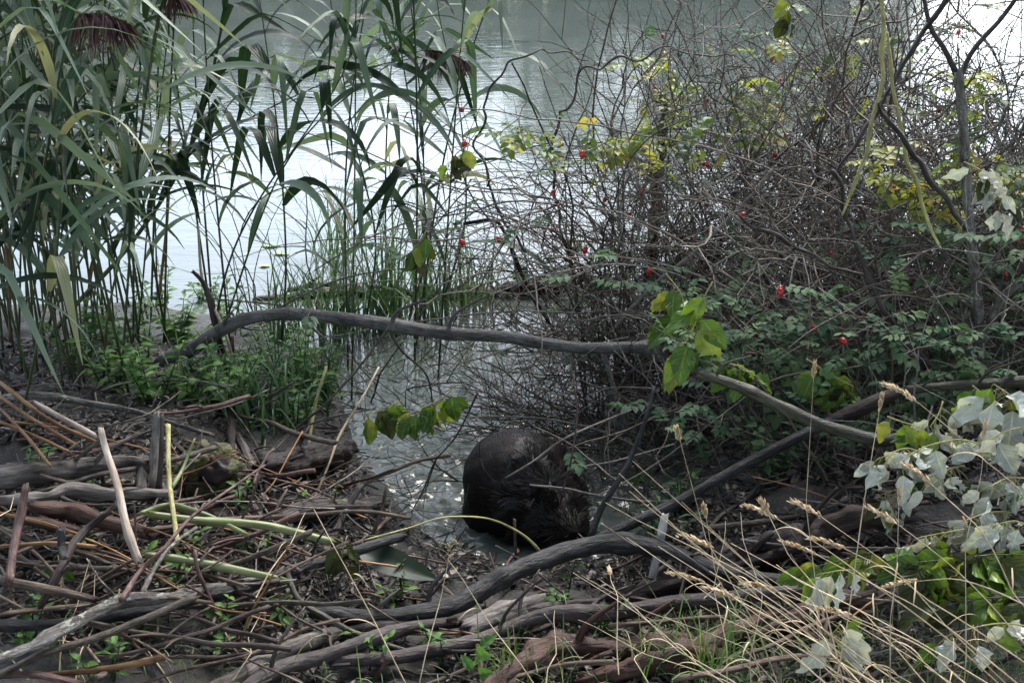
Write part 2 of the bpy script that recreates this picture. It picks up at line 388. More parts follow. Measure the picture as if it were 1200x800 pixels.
# beaver
m, t, b, out = newmat('beaver_hide'); tc = t.nodes.new('ShaderNodeTexCoord').outputs['Object']
n1 = noise(t, mapping(t, tc, (1, .35, 1)), 160, 5, .7); n2 = noise(t, tc, 14, 4)
c = ramp(t, [(.004, .003, .0025), (.014, .0095, .0075), (.040, .028, .021)], math_(t, 'ADD', math_(t, 'MULTIPLY', n1, .6), math_(t, 'MULTIPLY', n2, .4)))
t.links.new(c, b.inputs['Base Color']); bump(t, b, math_(t, 'ADD', n1, n2), .8, .004); b.inputs['Roughness'].default_value = .62; b.inputs['Specular IOR Level'].default_value = .2
M['hide'] = m
m, t, b, out = newmat('beaver_fur'); c = ramp(t, [(.004, .003, .0025), (.012, .009, .007), (.030, .024, .019), (.085, .075, .060)], attr(t, 'tint', False))
t.links.new(c, b.inputs['Base Color']); b.inputs['Roughness'].default_value = .42; b.inputs['Specular IOR Level'].default_value = .4; M['fur'] = m
m, t, b, out = newmat('beaver_eye'); b.inputs['Base Color'].default_value = (.004, .003, .003, 1); b.inputs['Roughness'].default_value = .08; M['eye'] = m
m, t, b, out = newmat('algae'); tc = t.nodes.new('ShaderNodeTexCoord').outputs['Object']
n1 = noise(t, mapping(t, tc, (1, 1, 2.5)), 28, 6, .7, .8)
t.links.new(ramp(t, [(.018, .018, .006, .3), (.07, .07, .016, .5), (.16, .155, .04, .7)], n1), b.inputs['Base Color']); bump(t, b, n1, 1, .012); b.inputs['Roughness'].default_value = .6; M['algae'] = m
m, t, b, out = newmat('lily_pad'); t.links.new(ramp(t, [(.16, .25, .05), (.30, .38, .08)], attr(t, 'tint', False)), b.inputs['Base Color']); b.inputs['Roughness'].default_value = .35; M['pad'] = m
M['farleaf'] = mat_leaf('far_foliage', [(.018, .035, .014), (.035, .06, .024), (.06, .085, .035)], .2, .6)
M['plainleaf'] = mat_leaf('fallen_leaf', [(.03, .055, .03), (.05, .08, .045)], .1, .45)
M['orange'] = mat_leaf('dry_root_tuft', [(.25, .12, .07), (.42, .22, .14), (.5, .3, .2)], .2, .7)
M['pinkflower'] = mat_leaf('pink_flower', [(.45, .18, .32), (.6, .3, .45)], .3, .5)

# ------------------------------------------------------------------ ground and water
def grid(xs, ys, zf, tintf=None):
    X, Y = np.meshgrid(xs, ys); Z = zf(X, Y)
    V = np.stack([X.ravel(), Y.ravel(), Z.ravel()], 1); nx, ny = len(xs), len(ys)
    j, i = np.meshgrid(np.arange(ny - 1), np.arange(nx - 1), indexing='ij')
    Q = np.stack([j * nx + i, j * nx + i + 1, (j + 1) * nx + i + 1, (j + 1) * nx + i], -1).reshape(-1, 4)
    mb = MB(); mb.add(V, Q); return mb
def lines(a, b, st, lo, hi, g=1.25):
    m_ = list(np.arange(a, b + 1e-6, st)); s = st; x = b
    while x < hi: s *= g; x += s; m_.append(min(x, hi))
    s = st; x = a; pre = []
    while x > lo: s *= g; x -= s; pre.append(max(x, lo))
    return np.array(pre[::-1] + m_)
vh = np.vectorize(height)
def ground_z(X, Y):
    Z = vh(X, Y)
    return Z
g = grid(lines(-2.4, 2.4, .02, -400, 400), lines(1.6, 5.4, .02, -400, 600), ground_z)
solo('ground', g, M['mud'], (0, 0, 0), kind='structure')
BX, BY = .03, 3.40
def water_z(X, Y):
    D = np.hypot(X - BX, (Y - BY)); A = np.arctan2(Y - BY, X - BX)
    k = np.exp(-((D - .1) / .62) ** 2)
    Xw = X + .05 * np.sin(Y * 13 + 1) + .02 * np.sin(Y * 37 + X * 21); Yw = Y + .05 * np.sin(X * 11 + 2) + .02 * np.sin(X * 43 - Y * 17)
    Dw = np.hypot(Xw - BX, Yw - BY)
    Z = .0022 * k * np.sin(Dw * 88 + 2.5 * np.sin(A * 2 + 1))
    k = k * 1.4
    for (fx, fy, ph, am) in ((61, 47, 0, .0016), (-38, 83, 1, .0016), (97, -29, 2, .0011), (23, 118, 3, .0012), (-119, 52, 4, .0008), (140, 96, 5, .0007), (-71, -135, 2.2, .0007)):
        Z += am * k * np.sin(Xw * fx + Yw * fy + ph + 1.2 * np.sin(Yw * fx * .31 + ph) + np.sin(Xw * fy * .27))
    k2 = np.exp(-((D - .2) / 1.6) ** 2)
    Z += .0009 * k2 * np.sin(Yw * 46 + 2 * np.sin(Xw * 9)) 
    return Z
wt = grid(lines(-.9, 1.0, .011, -120, 120, 1.3), lines(2.9, 4.7, .011, 1.0, 27.5, 1.2), water_z)
solo('pond_water', wt, M['water'], (0, 0, 0), kind='structure')

# ------------------------------------------------------------------ trees of the far bank (seen in the water) and unseen near-bank trees added for shade
def tree(x, y, h, wd, label, seed, n=2600, group=None, low=.12, nb=13):
    rng = random.Random(seed); z0 = height(x, y)
    root = thing('bank_tree', label, 'tree', (x, y, z0), group)
    tm = MB(); P = [(x, y, z0 - .1)]; 
    for k in range(1, 7): P.append((x + rng.gauss(0, .12) * k, y + rng.gauss(0, .12) * k, z0 + h * .8 * k / 6))
    P = spline(P, .5); tube(tm, P, np.linspace(.22, .04, len(P)), 8, .5)
    cm = MB(); blobs = []
    for k in range(nb):
        a = rng.random() * 6.28; hh_ = rng.uniform(low, .92); rr = wd * (1 - abs(hh_ - .5) * 1.1) * rng.uniform(.3, .8)
        c_ = np.array([x + math.cos(a) * rr, y + math.sin(a) * rr, z0 + h * hh_]); blobs.append((c_, wd * rng.uniform(.28, .5)))
        q = P[min(len(P) - 1, int(hh_ * .75 * len(P)))]
        tube(tm, spline([q, (q + c_) / 2 + [0, 0, .2], c_], .4), .05, 5, .5)
    for k in range(n):
        c_, br = blobs[rng.randrange(len(blobs))]
        d = unit([rng.gauss(0, 1) for _ in range(3)]); p = c_ + d * br * rng.random() ** .4 * np.array([1, 1, .8])
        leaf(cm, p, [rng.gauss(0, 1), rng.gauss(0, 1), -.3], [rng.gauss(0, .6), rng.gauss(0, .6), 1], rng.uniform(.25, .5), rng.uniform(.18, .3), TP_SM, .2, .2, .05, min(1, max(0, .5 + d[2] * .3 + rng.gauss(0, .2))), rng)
    part('trunk', tm, M['twig'], root); part('crown', cm, M['farleaf'], root)
for i, (x, y, h, wd) in enumerate([(-19, 27, 4.2, 3.2), (-14, 26, 4.0, 3.2), (-9, 27, 3.6, 3.0), (-5, 26, 3.2, 2.8), (-1.6, 26, 3.0, 2.6), (2, 26, 4.1, 3), (5.6, 26, 4.6, 3), (15.5, 26, 3.2, 3.0), (20.5, 27, 4.6, 3.5)]):
    tree(x, y, h, wd, 'leafy tree on the far bank of the pond, seen only as a dark green reflection', 100 + i, group='trees on the far bank')
for i in range(11):
    tree(-18 + i * 2.4, 24.6 + .3 * (i % 3), 2.1, 1.9, 'low dense bush at the far water edge, seen only as a dark reflection', 140 + i, 1100, 'bushes on the far bank', .02, 9)
for i, (x, y, h, wd) in enumerate([(-4.2, -1.2, 9, 5.0), (4.6, -1.0, 9.5, 5.0), (0.3, -4.5, 10, 5.4), (-8, 1.5, 9, 4.5), (8, 1.5, 9, 4.5)]):  # out-of-view canopy, added to block sky light from above and behind
    tree(x, y, h, wd, 'unseen tall leafy tree added on the near bank to shade the foreground', 200 + i, 5200, 'added shade trees on the near bank', .42, 26)

# ------------------------------------------------------------------ reeds
def reed_leaf(mb, p, az, e0, e1, L, W, tint, rng, kink=None):
    n = 11; P = [np.array(p, float)]; 
    for i in range(n - 1):
        f = i / (n - 2)
        e = e0 + (e1 - e0) * (f ** 1.3 if kink is None else 1 / (1 + math.exp(-(f - kink) * 22)))
        P.append(P[-1] + np.array([math.cos(az) * math.cos(e), math.sin(az) * math.cos(e), math.sin(e)]) * L / (n - 1))
        az += rng.gauss(0, .05)
    P = np.array(P); tt = np.linspace(0, 1, n)
    Wd = W * np.minimum(1, .35 + tt * 4) * np.clip((1 - tt) * 1.9, .02, 1) ** .8
    a2 = az + math.pi / 2 + rng.gauss(0, .35)
    ribbon(mb, P, Wd, (math.cos(a2), math.sin(a2), rng.gauss(0, .25)), .22, tint, rng.gauss(0, .6))
def plume(mb, P, rng, n=150, ln=.13):
    """drooping one-sided flower head along path P"""
    for k in range(n):
        f = rng.random(); q = P[min(len(P) - 1, int(f * len(P)))]
        L = ln * (.5 + .7 * math.sin(math.pi * min(1, f + .15))) * rng.uniform(.6, 1)
        az = rng.random() * 6.28; d = np.array([math.cos(az) * .45 + .15, math.sin(az) * .45, -.35])
        pts = [q]; dd = unit(d)
        for _ in range(5): pts.append(pts[-1] + dd * L / 5); dd = unit(dd + np.array([0, 0, -.25]))
        ribbon(mb, np.array(pts), np.linspace(.0055, .0015, 6) * rng.uniform(.6, 1.4), (rng.gauss(0, 1), rng.gauss(0, 1), .2), .1, rng.random())
def make_reed(stem_pts, label, seed, nl=11, group=None, L=(.36, .56), W=(.017, .033), mat='reed', r=.0045, pl=False, bias=None, from_=.2, dark=.3, stemmat='reed_stem', e1=(-1.3, -.2)):
    rng = random.Random(seed); P = spline(stem_pts, .06)
    root = thing('reed', label, 'reed', P[0], group)
    sm, fm, dm = MB(), MB(), MB()
    tube(sm, P, np.linspace(r, r * .35, len(P)), 6, rng.uniform(.3, .8))
    az = rng.random() * 6.28
    for k in range(nl):
        f = from_ + (1 - from_) * (k + .5) / nl; q = P[min(len(P) - 1, int(f * len(P)))]
        az += math.pi + rng.gauss(0, .5)
        a = az if bias is None else bias + rng.gauss(0, .8)
        kink = rng.uniform(.15, .5) if rng.random() < .4 else None
        tgt = dm if rng.random() < dark else fm
        reed_leaf(tgt, q, a, rng.uniform(.5, 1.25), rng.uniform(*e1), rng.uniform(*L) * (1.1 - .4 * abs(f - .6)), rng.uniform(*W), min(1, max(0, rng.gauss(.5, .28))), rng, kink)
    part('stem', sm, M[stemmat], root)
    if fm.n: part('foliage', fm, M[mat], root)
    if dm.n: part('foliage', dm, M['reed_dark'], root)
    if pl:
        pm = MB(); plume(pm, P[int(len(P) * .9):], rng); part('plume', pm, M['plume'], root)
    return root
protos = []
LBL_REED = 'green reed with long drooping leaves in the dense stand at the left water edge'
for i in range(9):
    rng = random.Random(300 + i); h = rng.uniform(1.7, 2.4); lx, ly = rng.gauss(.1, .16), rng.gauss(0, .12)
    protos.append(make_reed([(0, 0, -.1), (lx * .3, ly * .3, h * .4), (lx, ly, h * .75), (lx * 2, ly * 2, h)], LBL_REED, 320 + i, rng.randrange(12, 17), 'reeds of the left stand', dark=.3))
rng = random.Random(41); used = set(); cnt = 0
def place_reed(x, y, sc, label=None, group=None, k=None):
    global cnt
    k = rng.randrange(len(protos)) if k is None else k
    loc = (x, y, max(0, height(x, y)) - .02); rot = (rng.gauss(0, .07), rng.gauss(.03, .07), rng.random() * 6.28)
    if k not in used and label is None:
        used.add(k); o = protos[k]; o.location = loc; o.rotation_euler = rot; o.scale = (sc,) * 3
    else: dup(protos[k], loc, rot, sc, label, group)
for i in range(88):
    if i < 74:  # dense far-left part
        y = rng.uniform(3.5, 5.2); u = rng.triangular(-60, 240, 20)
    else:
        y = rng.uniform(4.1, 5.3); u = rng.uniform(170, 540)
    x = (u - 600) / F_PX * y / .93
    place_reed(x, y, rng.uniform(.8, 1.08))

def hand_reed(pts, label, seed, **kw):
    return make_reed([at(*p) for p in pts], label, seed, **kw)
hand_reed([(20, 470, 4.3), (70, 380, 4.3), (150, 290, 4.35), (215, 190, 4.4), (250, 80, 4.5), (275, -60, 4.6)], 'thick dark reed stem leaning right with broad dark hanging leaves', 400, nl=15, mat='reed_dark', r=.011, dark=1, W=(.03, .045), L=(.35, .5), bias=.2, from_=.45)
hand_reed([(245, 440, 4.2), (262, 330, 4.2), (300, 240, 4.2), (400, 90, 4.2), (430, -20, 4.2)], 'slender reed bending right over the bright water with hanging leaves', 401, nl=12, from_=.35, dark=.6, W=(.025, .04), e1=(-1.5, -1.1))
hand_reed([(30, 430, 4.6), (130, 250, 4.6), (240, 170, 4.6), (330, 120, 4.6), (430, 80, 4.6), (530, 62, 4.6)], 'long reed arching right across the water and tipped by a purple plume', 402, nl=16, from_=.25, pl=False, dark=.6, W=(.025, .04), e1=(-1.5, -1.2))
hand_reed([(330, 400, 4.4), (335, 300, 4.4), (325, 150, 4.4), (300, -30, 4.4)], 'upright reed in open water with wide dark vertical leaves', 403, nl=9, dark=.8, W=(.03, .045), e1=(-1.55, -1.3), from_=.35)
hand_reed([(480, 370, 4.6), (500, 290, 4.6), (490, 180, 4.6), (470, 60, 4.6), (460, -40, 4.6)], 'reed with fanned broad leaves beside the rose bush at the centre', 404, nl=15, dark=.6, W=(.025, .04), from_=.25, e1=(-1.4, -.8))
hand_reed([(430, 370, 4.7), (440, 280, 4.7), (415, 160, 4.7), (390, 20, 4.7), (380, -60, 4.7)], 'reed in shallow water left of the fanned centre reed', 405, nl=14, dark=.5, W=(.022, .035), from_=.25)
hand_reed([(520, 350, 4.9), (545, 260, 4.9), (540, 140, 4.9), (515, 20, 4.9), (505, -60, 4.9)], 'slim reed standing in the water just left of the red hips', 406, nl=9, dark=.5, W=(.02, .032), from_=.3)
hand_reed([(10, 560, 3.2), (40, 420, 3.2), (70, 260, 3.2), (60, 90, 3.2), (90, -60, 3.2)], 'nearest pale green reed with the largest arching leaves at the left edge', 407, nl=13, dark=.05, W=(.022, .034), L=(.4, .55), from_=.35, bias=0, e1=(-1.3, -.6))
hand_reed([(-60, 560, 3.1), (-40, 380, 3.1), (-10, 200, 3.1), (-20, -20, 3.1)], 'near reed rooted left of the frame with pale leaves reaching in', 408, nl=13, dark=.05, W=(.022, .034), L=(.4, .55), from_=.3, bias=0, e1=(-1.3, -.5))
hand_reed([(120, 520, 3.6), (125, 380, 3.6), (150, 230, 3.6), (120, 60, 3.6), (150, -60, 3.6)], 'near reed with long pale blades in front of the dense stand', 409, nl=13, dark=.2, W=(.02, .032), L=(.36, .52), from_=.35, e1=(-1.3, -.4))
# flowering tips
for (pts, lb, sd) in [([(40, 260, 3.2), (60, 150, 3.2), (75, 60, 3.2), (95, 16, 3.2), (150, 28, 3.2)], 'reed with a dark purple drooping plume at the upper left', 420),
                      ([(250, 420, 4.6), (330, 200, 4.6), (430, 95, 4.6), (500, 58, 4.6), (545, 72, 4.6)], 'reed stem ending in the purple brown plume at top centre', 421),
                      ([(150, 260, 3.5), (170, 120, 3.5), (185, 20, 3.5), (198, -12, 3.5), (212, 0, 3.5)], 'reed whose small red plume hangs in at the top edge', 422)]:
    P = [at(*p) for p in pts]; rt = make_reed(P, lb, sd, nl=5, from_=.2, dark=.3)
    pm = MB(); rg = random.Random(sd); plume(pm, spline([P[-2], (P[-2] + P[-1]) / 2 + [0, 0, .01], P[-1]], .01), rg, 190, .125 if sd != 422 else .09)
    part('plume', pm, M['plume'], rt)
# dry tan reed stalks among the green ones
for i, (a, b_) in enumerate([((105, 550, 4.0), (128, 350, 4.0)), ((45, 420, 4.6), (75, 300, 4.7)), ((60, 262, 4.4), (85, 250, 4.4)), ((95, 400, 4.5), (120, 180, 4.6)), ((185, 360, 4.6), (200, 160, 4.7)), ((12, 400, 4.2), (2, 250, 4.2))]):
    mb = MB(); p, q = at(*a), at(*b_); tube(mb, spline([p, (p + q) / 2 + [.01, 0, 0], q], .04), .006, 6, .7)
    solo('dry_reed_stalk', mb, M['reed_dry'], p, 'dry tan reed stalk standing among the green reeds at the left', 'dry reed', 'dry stalks in the reed stand')
# sedge tufts in the shallow water
def blades(mb, c, n, h, sp, rng, wd=.006, lean=.35, droop=.8):
    for _ in range(n):
        az = rng.random() * 6.28; p = np.array([c[0] + rng.gauss(0, sp), c[1] + rng.gauss(0, sp), c[2]])
        L = h * rng.uniform(.5, 1.1); e = math.pi / 2 - abs(rng.gauss(0, lean)); pts = [p]; k = rng.random() * droop
        for i in range(7):
            pts.append(pts[-1] + np.array([math.cos(az) * math.cos(e), math.sin(az) * math.cos(e), math.sin(e)]) * L / 7); e -= k * (i + 1) / 7 * .7
        ribbon(mb, np.array(pts), wd * rng.uniform(.6, 1.3) * np.linspace(1, .1, 8) ** .6, (-math.sin(az), math.cos(az), 0), .25, rng.random(), rng.gauss(0, .4))
rng = random.Random(77)
for i, (u, v, n, h, lb) in enumerate([(395, 395, 60, .55, 'sedge tuft in the shallows behind the arched branch'), (450, 385, 60, .6, 'tall sedge tuft between the reeds and the rose bush'), (505, 370, 50, .5, 'thin sedge tuft at the foot of the rose bush'),
        (555, 360, 36, .42, 'small sedge tuft right of the centre reeds'), (360, 470, 50, .26, 'bright sedge tuft on the bank under the arched branch'), (300, 500, 50, .24, 'sedge tuft on the bank beside the dead stem'),
        (255, 470, 40, .2, 'sedge tuft among the herbs on the left bank'), (330, 400, 40, .4, 'sedge tuft at the water edge left of the floating debris'), (400, 300, 30, .45, 'sparse sedge tuft out in the bright water')]):
    p = gp(u, v); mb = MB(); blades(mb, p - [0, 0, .02], int(n * 1.5), h * 1.15, .06, rng, .009)
    solo('sedge_tuft', mb, M['sedge'], p, lb, 'sedge')

# ------------------------------------------------------------------ herbs on the left bank
def herb(p, h, nst, label, rng, mat='herb', ll=(.035, .065), group='leafy herbs on the left bank'):
    root = thing('herb_plant', label, 'herb', p, group); sm, fm = MB(), MB()
    for s in range(nst):
        az = rng.random() * 6.28; ln = rng.uniform(.1, .5); H = h * rng.uniform(.5, 1)
        q = p + np.array([math.cos(az) * .02, math.sin(az) * .02, -.02]); e = np.array([math.cos(az) * ln, math.sin(az) * ln, 1])
        P = spline([q, q + e * H * .5, q + e * H + np.array([0, 0, -.1 * H])], .02); tube(sm, P, np.linspace(.003, .001, len(P)), 4, rng.random())
        nn = int(H / .035) + 2; a = rng.random() * 6.28
        for k in range(nn):
            f = .2 + .8 * k / nn; c = P[min(len(P) - 1, int(f * len(P)))]; a += 2.4
            for da in (0, math.pi):
                L = rng.uniform(*ll) * (1.2 - .5 * f)
                leaf(fm, c, [math.cos(a + da), math.sin(a + da), rng.uniform(.1, .7)], [rng.gauss(0, .3), rng.gauss(0, .3), 1], L, L * rng.uniform(.35, .5), TP_MID, .35, .3, .06, rng.random(), rng)
    part('stem', sm, M['reed_stem'], root); part('foliage', fm, M[mat], root); return root
rng = random.Random(5)
HB = [(130, 455), (165, 430), (205, 400), (235, 440), (180, 470), (150, 395), (250, 405), (285, 455), (330, 440), (215, 470), (270, 385), (310, 480), (120, 400), (190, 360), (240, 350), (345, 500), (95, 430), (355, 430), (265, 480), (375, 465)]
for i, (u, v) in enumerate(HB):
    herb(gp(u, v), rng.uniform(.16, .32), rng.randrange(4, 8), 'bright green leafy herb growing on the left bank below the reeds', rng)
for u, v, lb in [(1090, 470, 'leafy green plant at the foot of the lichened trunk'), (800, 600, 'green leafy shoot beside the white stake'), (780, 645, 'small leafy shoot below the branch fork'), (910, 560, 'green shoot under the long olive branch')]:
    herb(gp(u, v), .22, 5, lb, rng, 'rose', (.04, .06), None)
p = at(172, 350, 4.6); mb = MB()
for k in range(9): leaf(mb, p, [rng.gauss(0, 1), rng.gauss(0, 1), rng.gauss(.3, .6)], [0, 0, 1], .018, .009, TP_SM, .2, .2, .05, rng.random(), rng)
solo('flower', mb, M['pinkflower'], p, 'small pink flower among the herbs by the reeds', 'flower')

# ------------------------------------------------------------------ brambles and rose bushes
def grow(rng, mb, p, d, L, r, lvl, nodes, maxl, wig=.22, grav=.05, dens=7.0, sides=5, keep=None, tb=.5):
    step = .055 if lvl else .07; n = max(4, int(L / step)); P = [np.array(p, float)]; d = unit(d)
    for i in range(n):
        zz = wig * (1.0 if i % 2 else -.6)
        d = unit(d + np.array([rng.gauss(0, wig), rng.gauss(0, wig), rng.gauss(0, wig) - grav * (1 if lvl == 0 else .3)]))
        q = P[-1] + d * step
        if q[2] < .03: d[2] = abs(d[2]) * .5 + .05; q = P[-1] + unit(d) * step
        if q[1] < 3.05 and lvl: d[1] = abs(d[1]); q = P[-1] + unit(d) * step
        P.append(q)
    P = np.array(P); tint = min(1, max(0, rng.gauss(tb, .25)))
    tube(mb, P, r * np.linspace(1, .45, len(P)), sides if lvl == 0 else (4 if lvl == 1 else 3), tint, cap=False, seed=rng.random() * 9)
    for i in range(1, len(P)): nodes.append((P[i], P[i] - P[i - 1], lvl))
    if lvl < maxl:
        for k in range(int(L * dens * rng.uniform(.7, 1.2))):
            i = rng.randrange(1, len(P)); t_ = unit(P[i] - P[i - 1])
            s = unit(np.cross(t_, [rng.gauss(0, 1) for _ in range(3)])); a = rng.uniform(.5, 1.3)
            grow(rng, mb, P[i], t_ * math.cos(a) + s * math.sin(a), L * rng.uniform(.22, .55) * (1 - .4 * i / len(P)), max(.0014, r * rng.uniform(.45, .7)), lvl + 1, nodes, maxl, wig * 1.15, grav, dens * 1.15, sides, keep, tb)
def pinnate(mb, p, d, s, tint, rng):
    d = unit(d + np.array([0, 0, .1])); side = unit(np.cross(d, [0, 0, 1]) + 1e-6); n = unit(np.cross(side, d))
    for k in range(3):
        c = p + d * s * (.35 + .3 * k)
        for sg in (-1, 1):
            leaf(mb, c, d * .5 + side * sg, n + np.array([rng.gauss(0, .2)] * 3), s * .42, s * .26, TP_SM, .25, .3, .03, tint + rng.gauss(0, .05), rng)
    leaf(mb, p + d * s, d, n, s * .48, s * .3, TP_SM, .3, .3, .03, tint, rng)
def hip(p, root, rng, s=1.0):
    hm, cm = MB(), MB(); d = unit([rng.gauss(0, .5), rng.gauss(0, .5), -1 + rng.random() * .8]); L = .024 * s; q = p
    P = np.array([q + d * L * f for f in (0, .06, .25, .5, .75, .94, 1)]); rr = np.array([.1, .32, .46, .5, .42, .22, .08]) * L * .72 * rng.uniform(.85, 1.1)
    tube(hm, P, rr, 8, rng.random())
    tube(cm, np.array([q - d * .012 + [0, 0, .006], q - d * .004, q]), .0008, 4, .5)
    for k in range(5): a = k * 1.26; tube(cm, np.array([P[-1], P[-1] + d * .004 + np.array([math.cos(a), math.sin(a), 0]) * .003]), .0006, 3, .5)
    h = part('rose_hip', hm, M['hip'], root); c = part('sepal', cm, M['sepal'], h, base=root.location); return h
def bush(name, label, cat, base, canes, seed, mat='rosecane', L=(1.0, 1.7), r=(.003, .0055), maxl=2, dens=6, wig=.16, grav=.05, leaves=0, yleaves=0, hips=0, group=None, dirf=None, leafz=(0, 9), size=(.05, .085), keepf=None, tb=.5, spread=.12, hipbox=None, ybox=None):
    rng = random.Random(seed); base = np.array(base, float); base[2] = max(0, height(base[0], base[1])) - .03
    root = thing(name, label, cat, base, group); bm_, nodes = MB(), []
    r = (r[0] * 1.15, r[1] * 1.15)
    for c in range(int(canes * (1.7 if name == 'brushwood' else 1.3))):
        p = base + np.array([rng.gauss(0, spread), rng.gauss(0, spread), 0])
        d = dirf(rng) if dirf else [rng.gauss(0, .45), rng.gauss(0, .35), 1]
        grow(rng, bm_, p, d, rng.uniform(*L), rng.uniform(*r), 0, nodes, maxl, wig, grav, dens, 5, keepf, tb)
    part('branches', bm_, M[mat], root)
    sel = [n for n in nodes if n[2] >= 1 and leafz[0] < n[0][2] < leafz[1]]
    if leaves and sel:
        fm = MB()
        for k in range(leaves):
            q, d, _ = rng.choice(sel); pinnate(fm, q, np.array([rng.gauss(0, 1), rng.gauss(-.3, 1), rng.gauss(-.1, .4)]), rng.uniform(*size), min(1, max(0, rng.gauss(.42, .25))), rng)
        part('foliage', fm, M['rose'], root)
    def uv(q):
        dd = q - CP; z = dd @ fw; return 600 + dd[0] / z * F_PX, 400 - (dd @ upv) / z * F_PX
    if yleaves and sel:
        ys_ = [n for n in sel if n[0][2] > .85 and n[0][0] > -.02 and n[0][1] > 3.7] or sel
        fm = MB()
        for k in range(yleaves):
            q, d, _ = rng.choice(ys_); pinnate(fm, q, np.array([rng.gauss(0, 1), rng.gauss(0, 1), rng.gauss(-.3, .5)]), rng.uniform(.06, .095), min(1, max(0, rng.gauss(.35, .3))), rng)
        part('foliage', fm, M['rose_y'], root, label='yellowing leaves near the tips')
    for k in range(hips):
        q, d, _ = rng.choice([n for n in sel if n[0][2] > .55 and n[0][0] > -.22] or sel); hip(q - np.array([0, 0, .012]), root, rng, rng.uniform(.85, 1.15))
    return root
B = [ # x, y, canes, label, kwargs
 (.82, 3.45, 4, 'low rose bush with green leaflets beside the upward fork', dict(dens=6, leaves=120, size=(.05, .08), L=(.4, .7), leafz=(.1, .7))),
 (1.15, 3.25, 4, 'low rose bush behind the silvery leaves', dict(dens=6, leaves=110, size=(.05, .08), L=(.35, .6), leafz=(.1, .7))),
 (.46, 4.45, 6, 'leftmost wild rose bush, thin and open, with red hips over the water', dict(L=(1.2, 1.8), dens=4.5, hips=9, yleaves=24, leaves=20, dirf=lambda g: [g.gauss(-.06, .12), g.gauss(0, .12), 1], grav=.03, maxl=2, wig=.13)),
 (.55, 4.6, 6, 'wild rose bush of the upper centre with yellow green leaves and hips', dict(L=(1.3, 1.9), dens=5, hips=16, yleaves=170, leaves=40, dirf=lambda g: [g.gauss(-.05, .35), g.gauss(0, .2), 1], maxl=2)),
 (.85, 4.5, 8, 'wild rose bush right of the brown shredded trunk, thick with bare twigs', dict(dens=6, hips=18, yleaves=90, leaves=80)),
 (1.2, 4.7, 8, 'wild rose bush in the middle of the thicket with many red hips', dict(dens=6, hips=18, yleaves=60, leaves=120, L=(1.2, 1.9))),
 (1.6, 4.9, 8, 'wild rose bush behind the pale yellow stems at upper right', dict(dens=6, hips=14, yleaves=20, leaves=70, L=(1.3, 1.9))),
 (2.0, 4.7, 8, 'wild rose bush behind the lichened grey trunk at the right', dict(dens=6, hips=12, leaves=60, L=(1.2, 1.9))),
 (1.0, 3.7, 9, 'dark green leaved rose bush above the olive branch', dict(dens=6, hips=8, leaves=190, size=(.06, .1), maxl=2, L=(.6, 1.0), leafz=(.25, .95))),
 (1.4, 3.75, 10, 'dark green leaved rose bush left of the grey trunk', dict(dens=6, hips=8, leaves=210, size=(.06, .1), L=(.7, 1.1), leafz=(.3, 1.1))),
 (1.8, 3.7, 8, 'dark green leaved rose bush at the right edge', dict(dens=6, leaves=140, size=(.06, .1), L=(.7, 1.1), leafz=(.3, 1.1))),
]
for i, (x, y, n, lb, kw) in enumerate(B):
    bush('rose_bush', lb, 'rose bush', (x, y, 0), n, 500 + i, **kw)
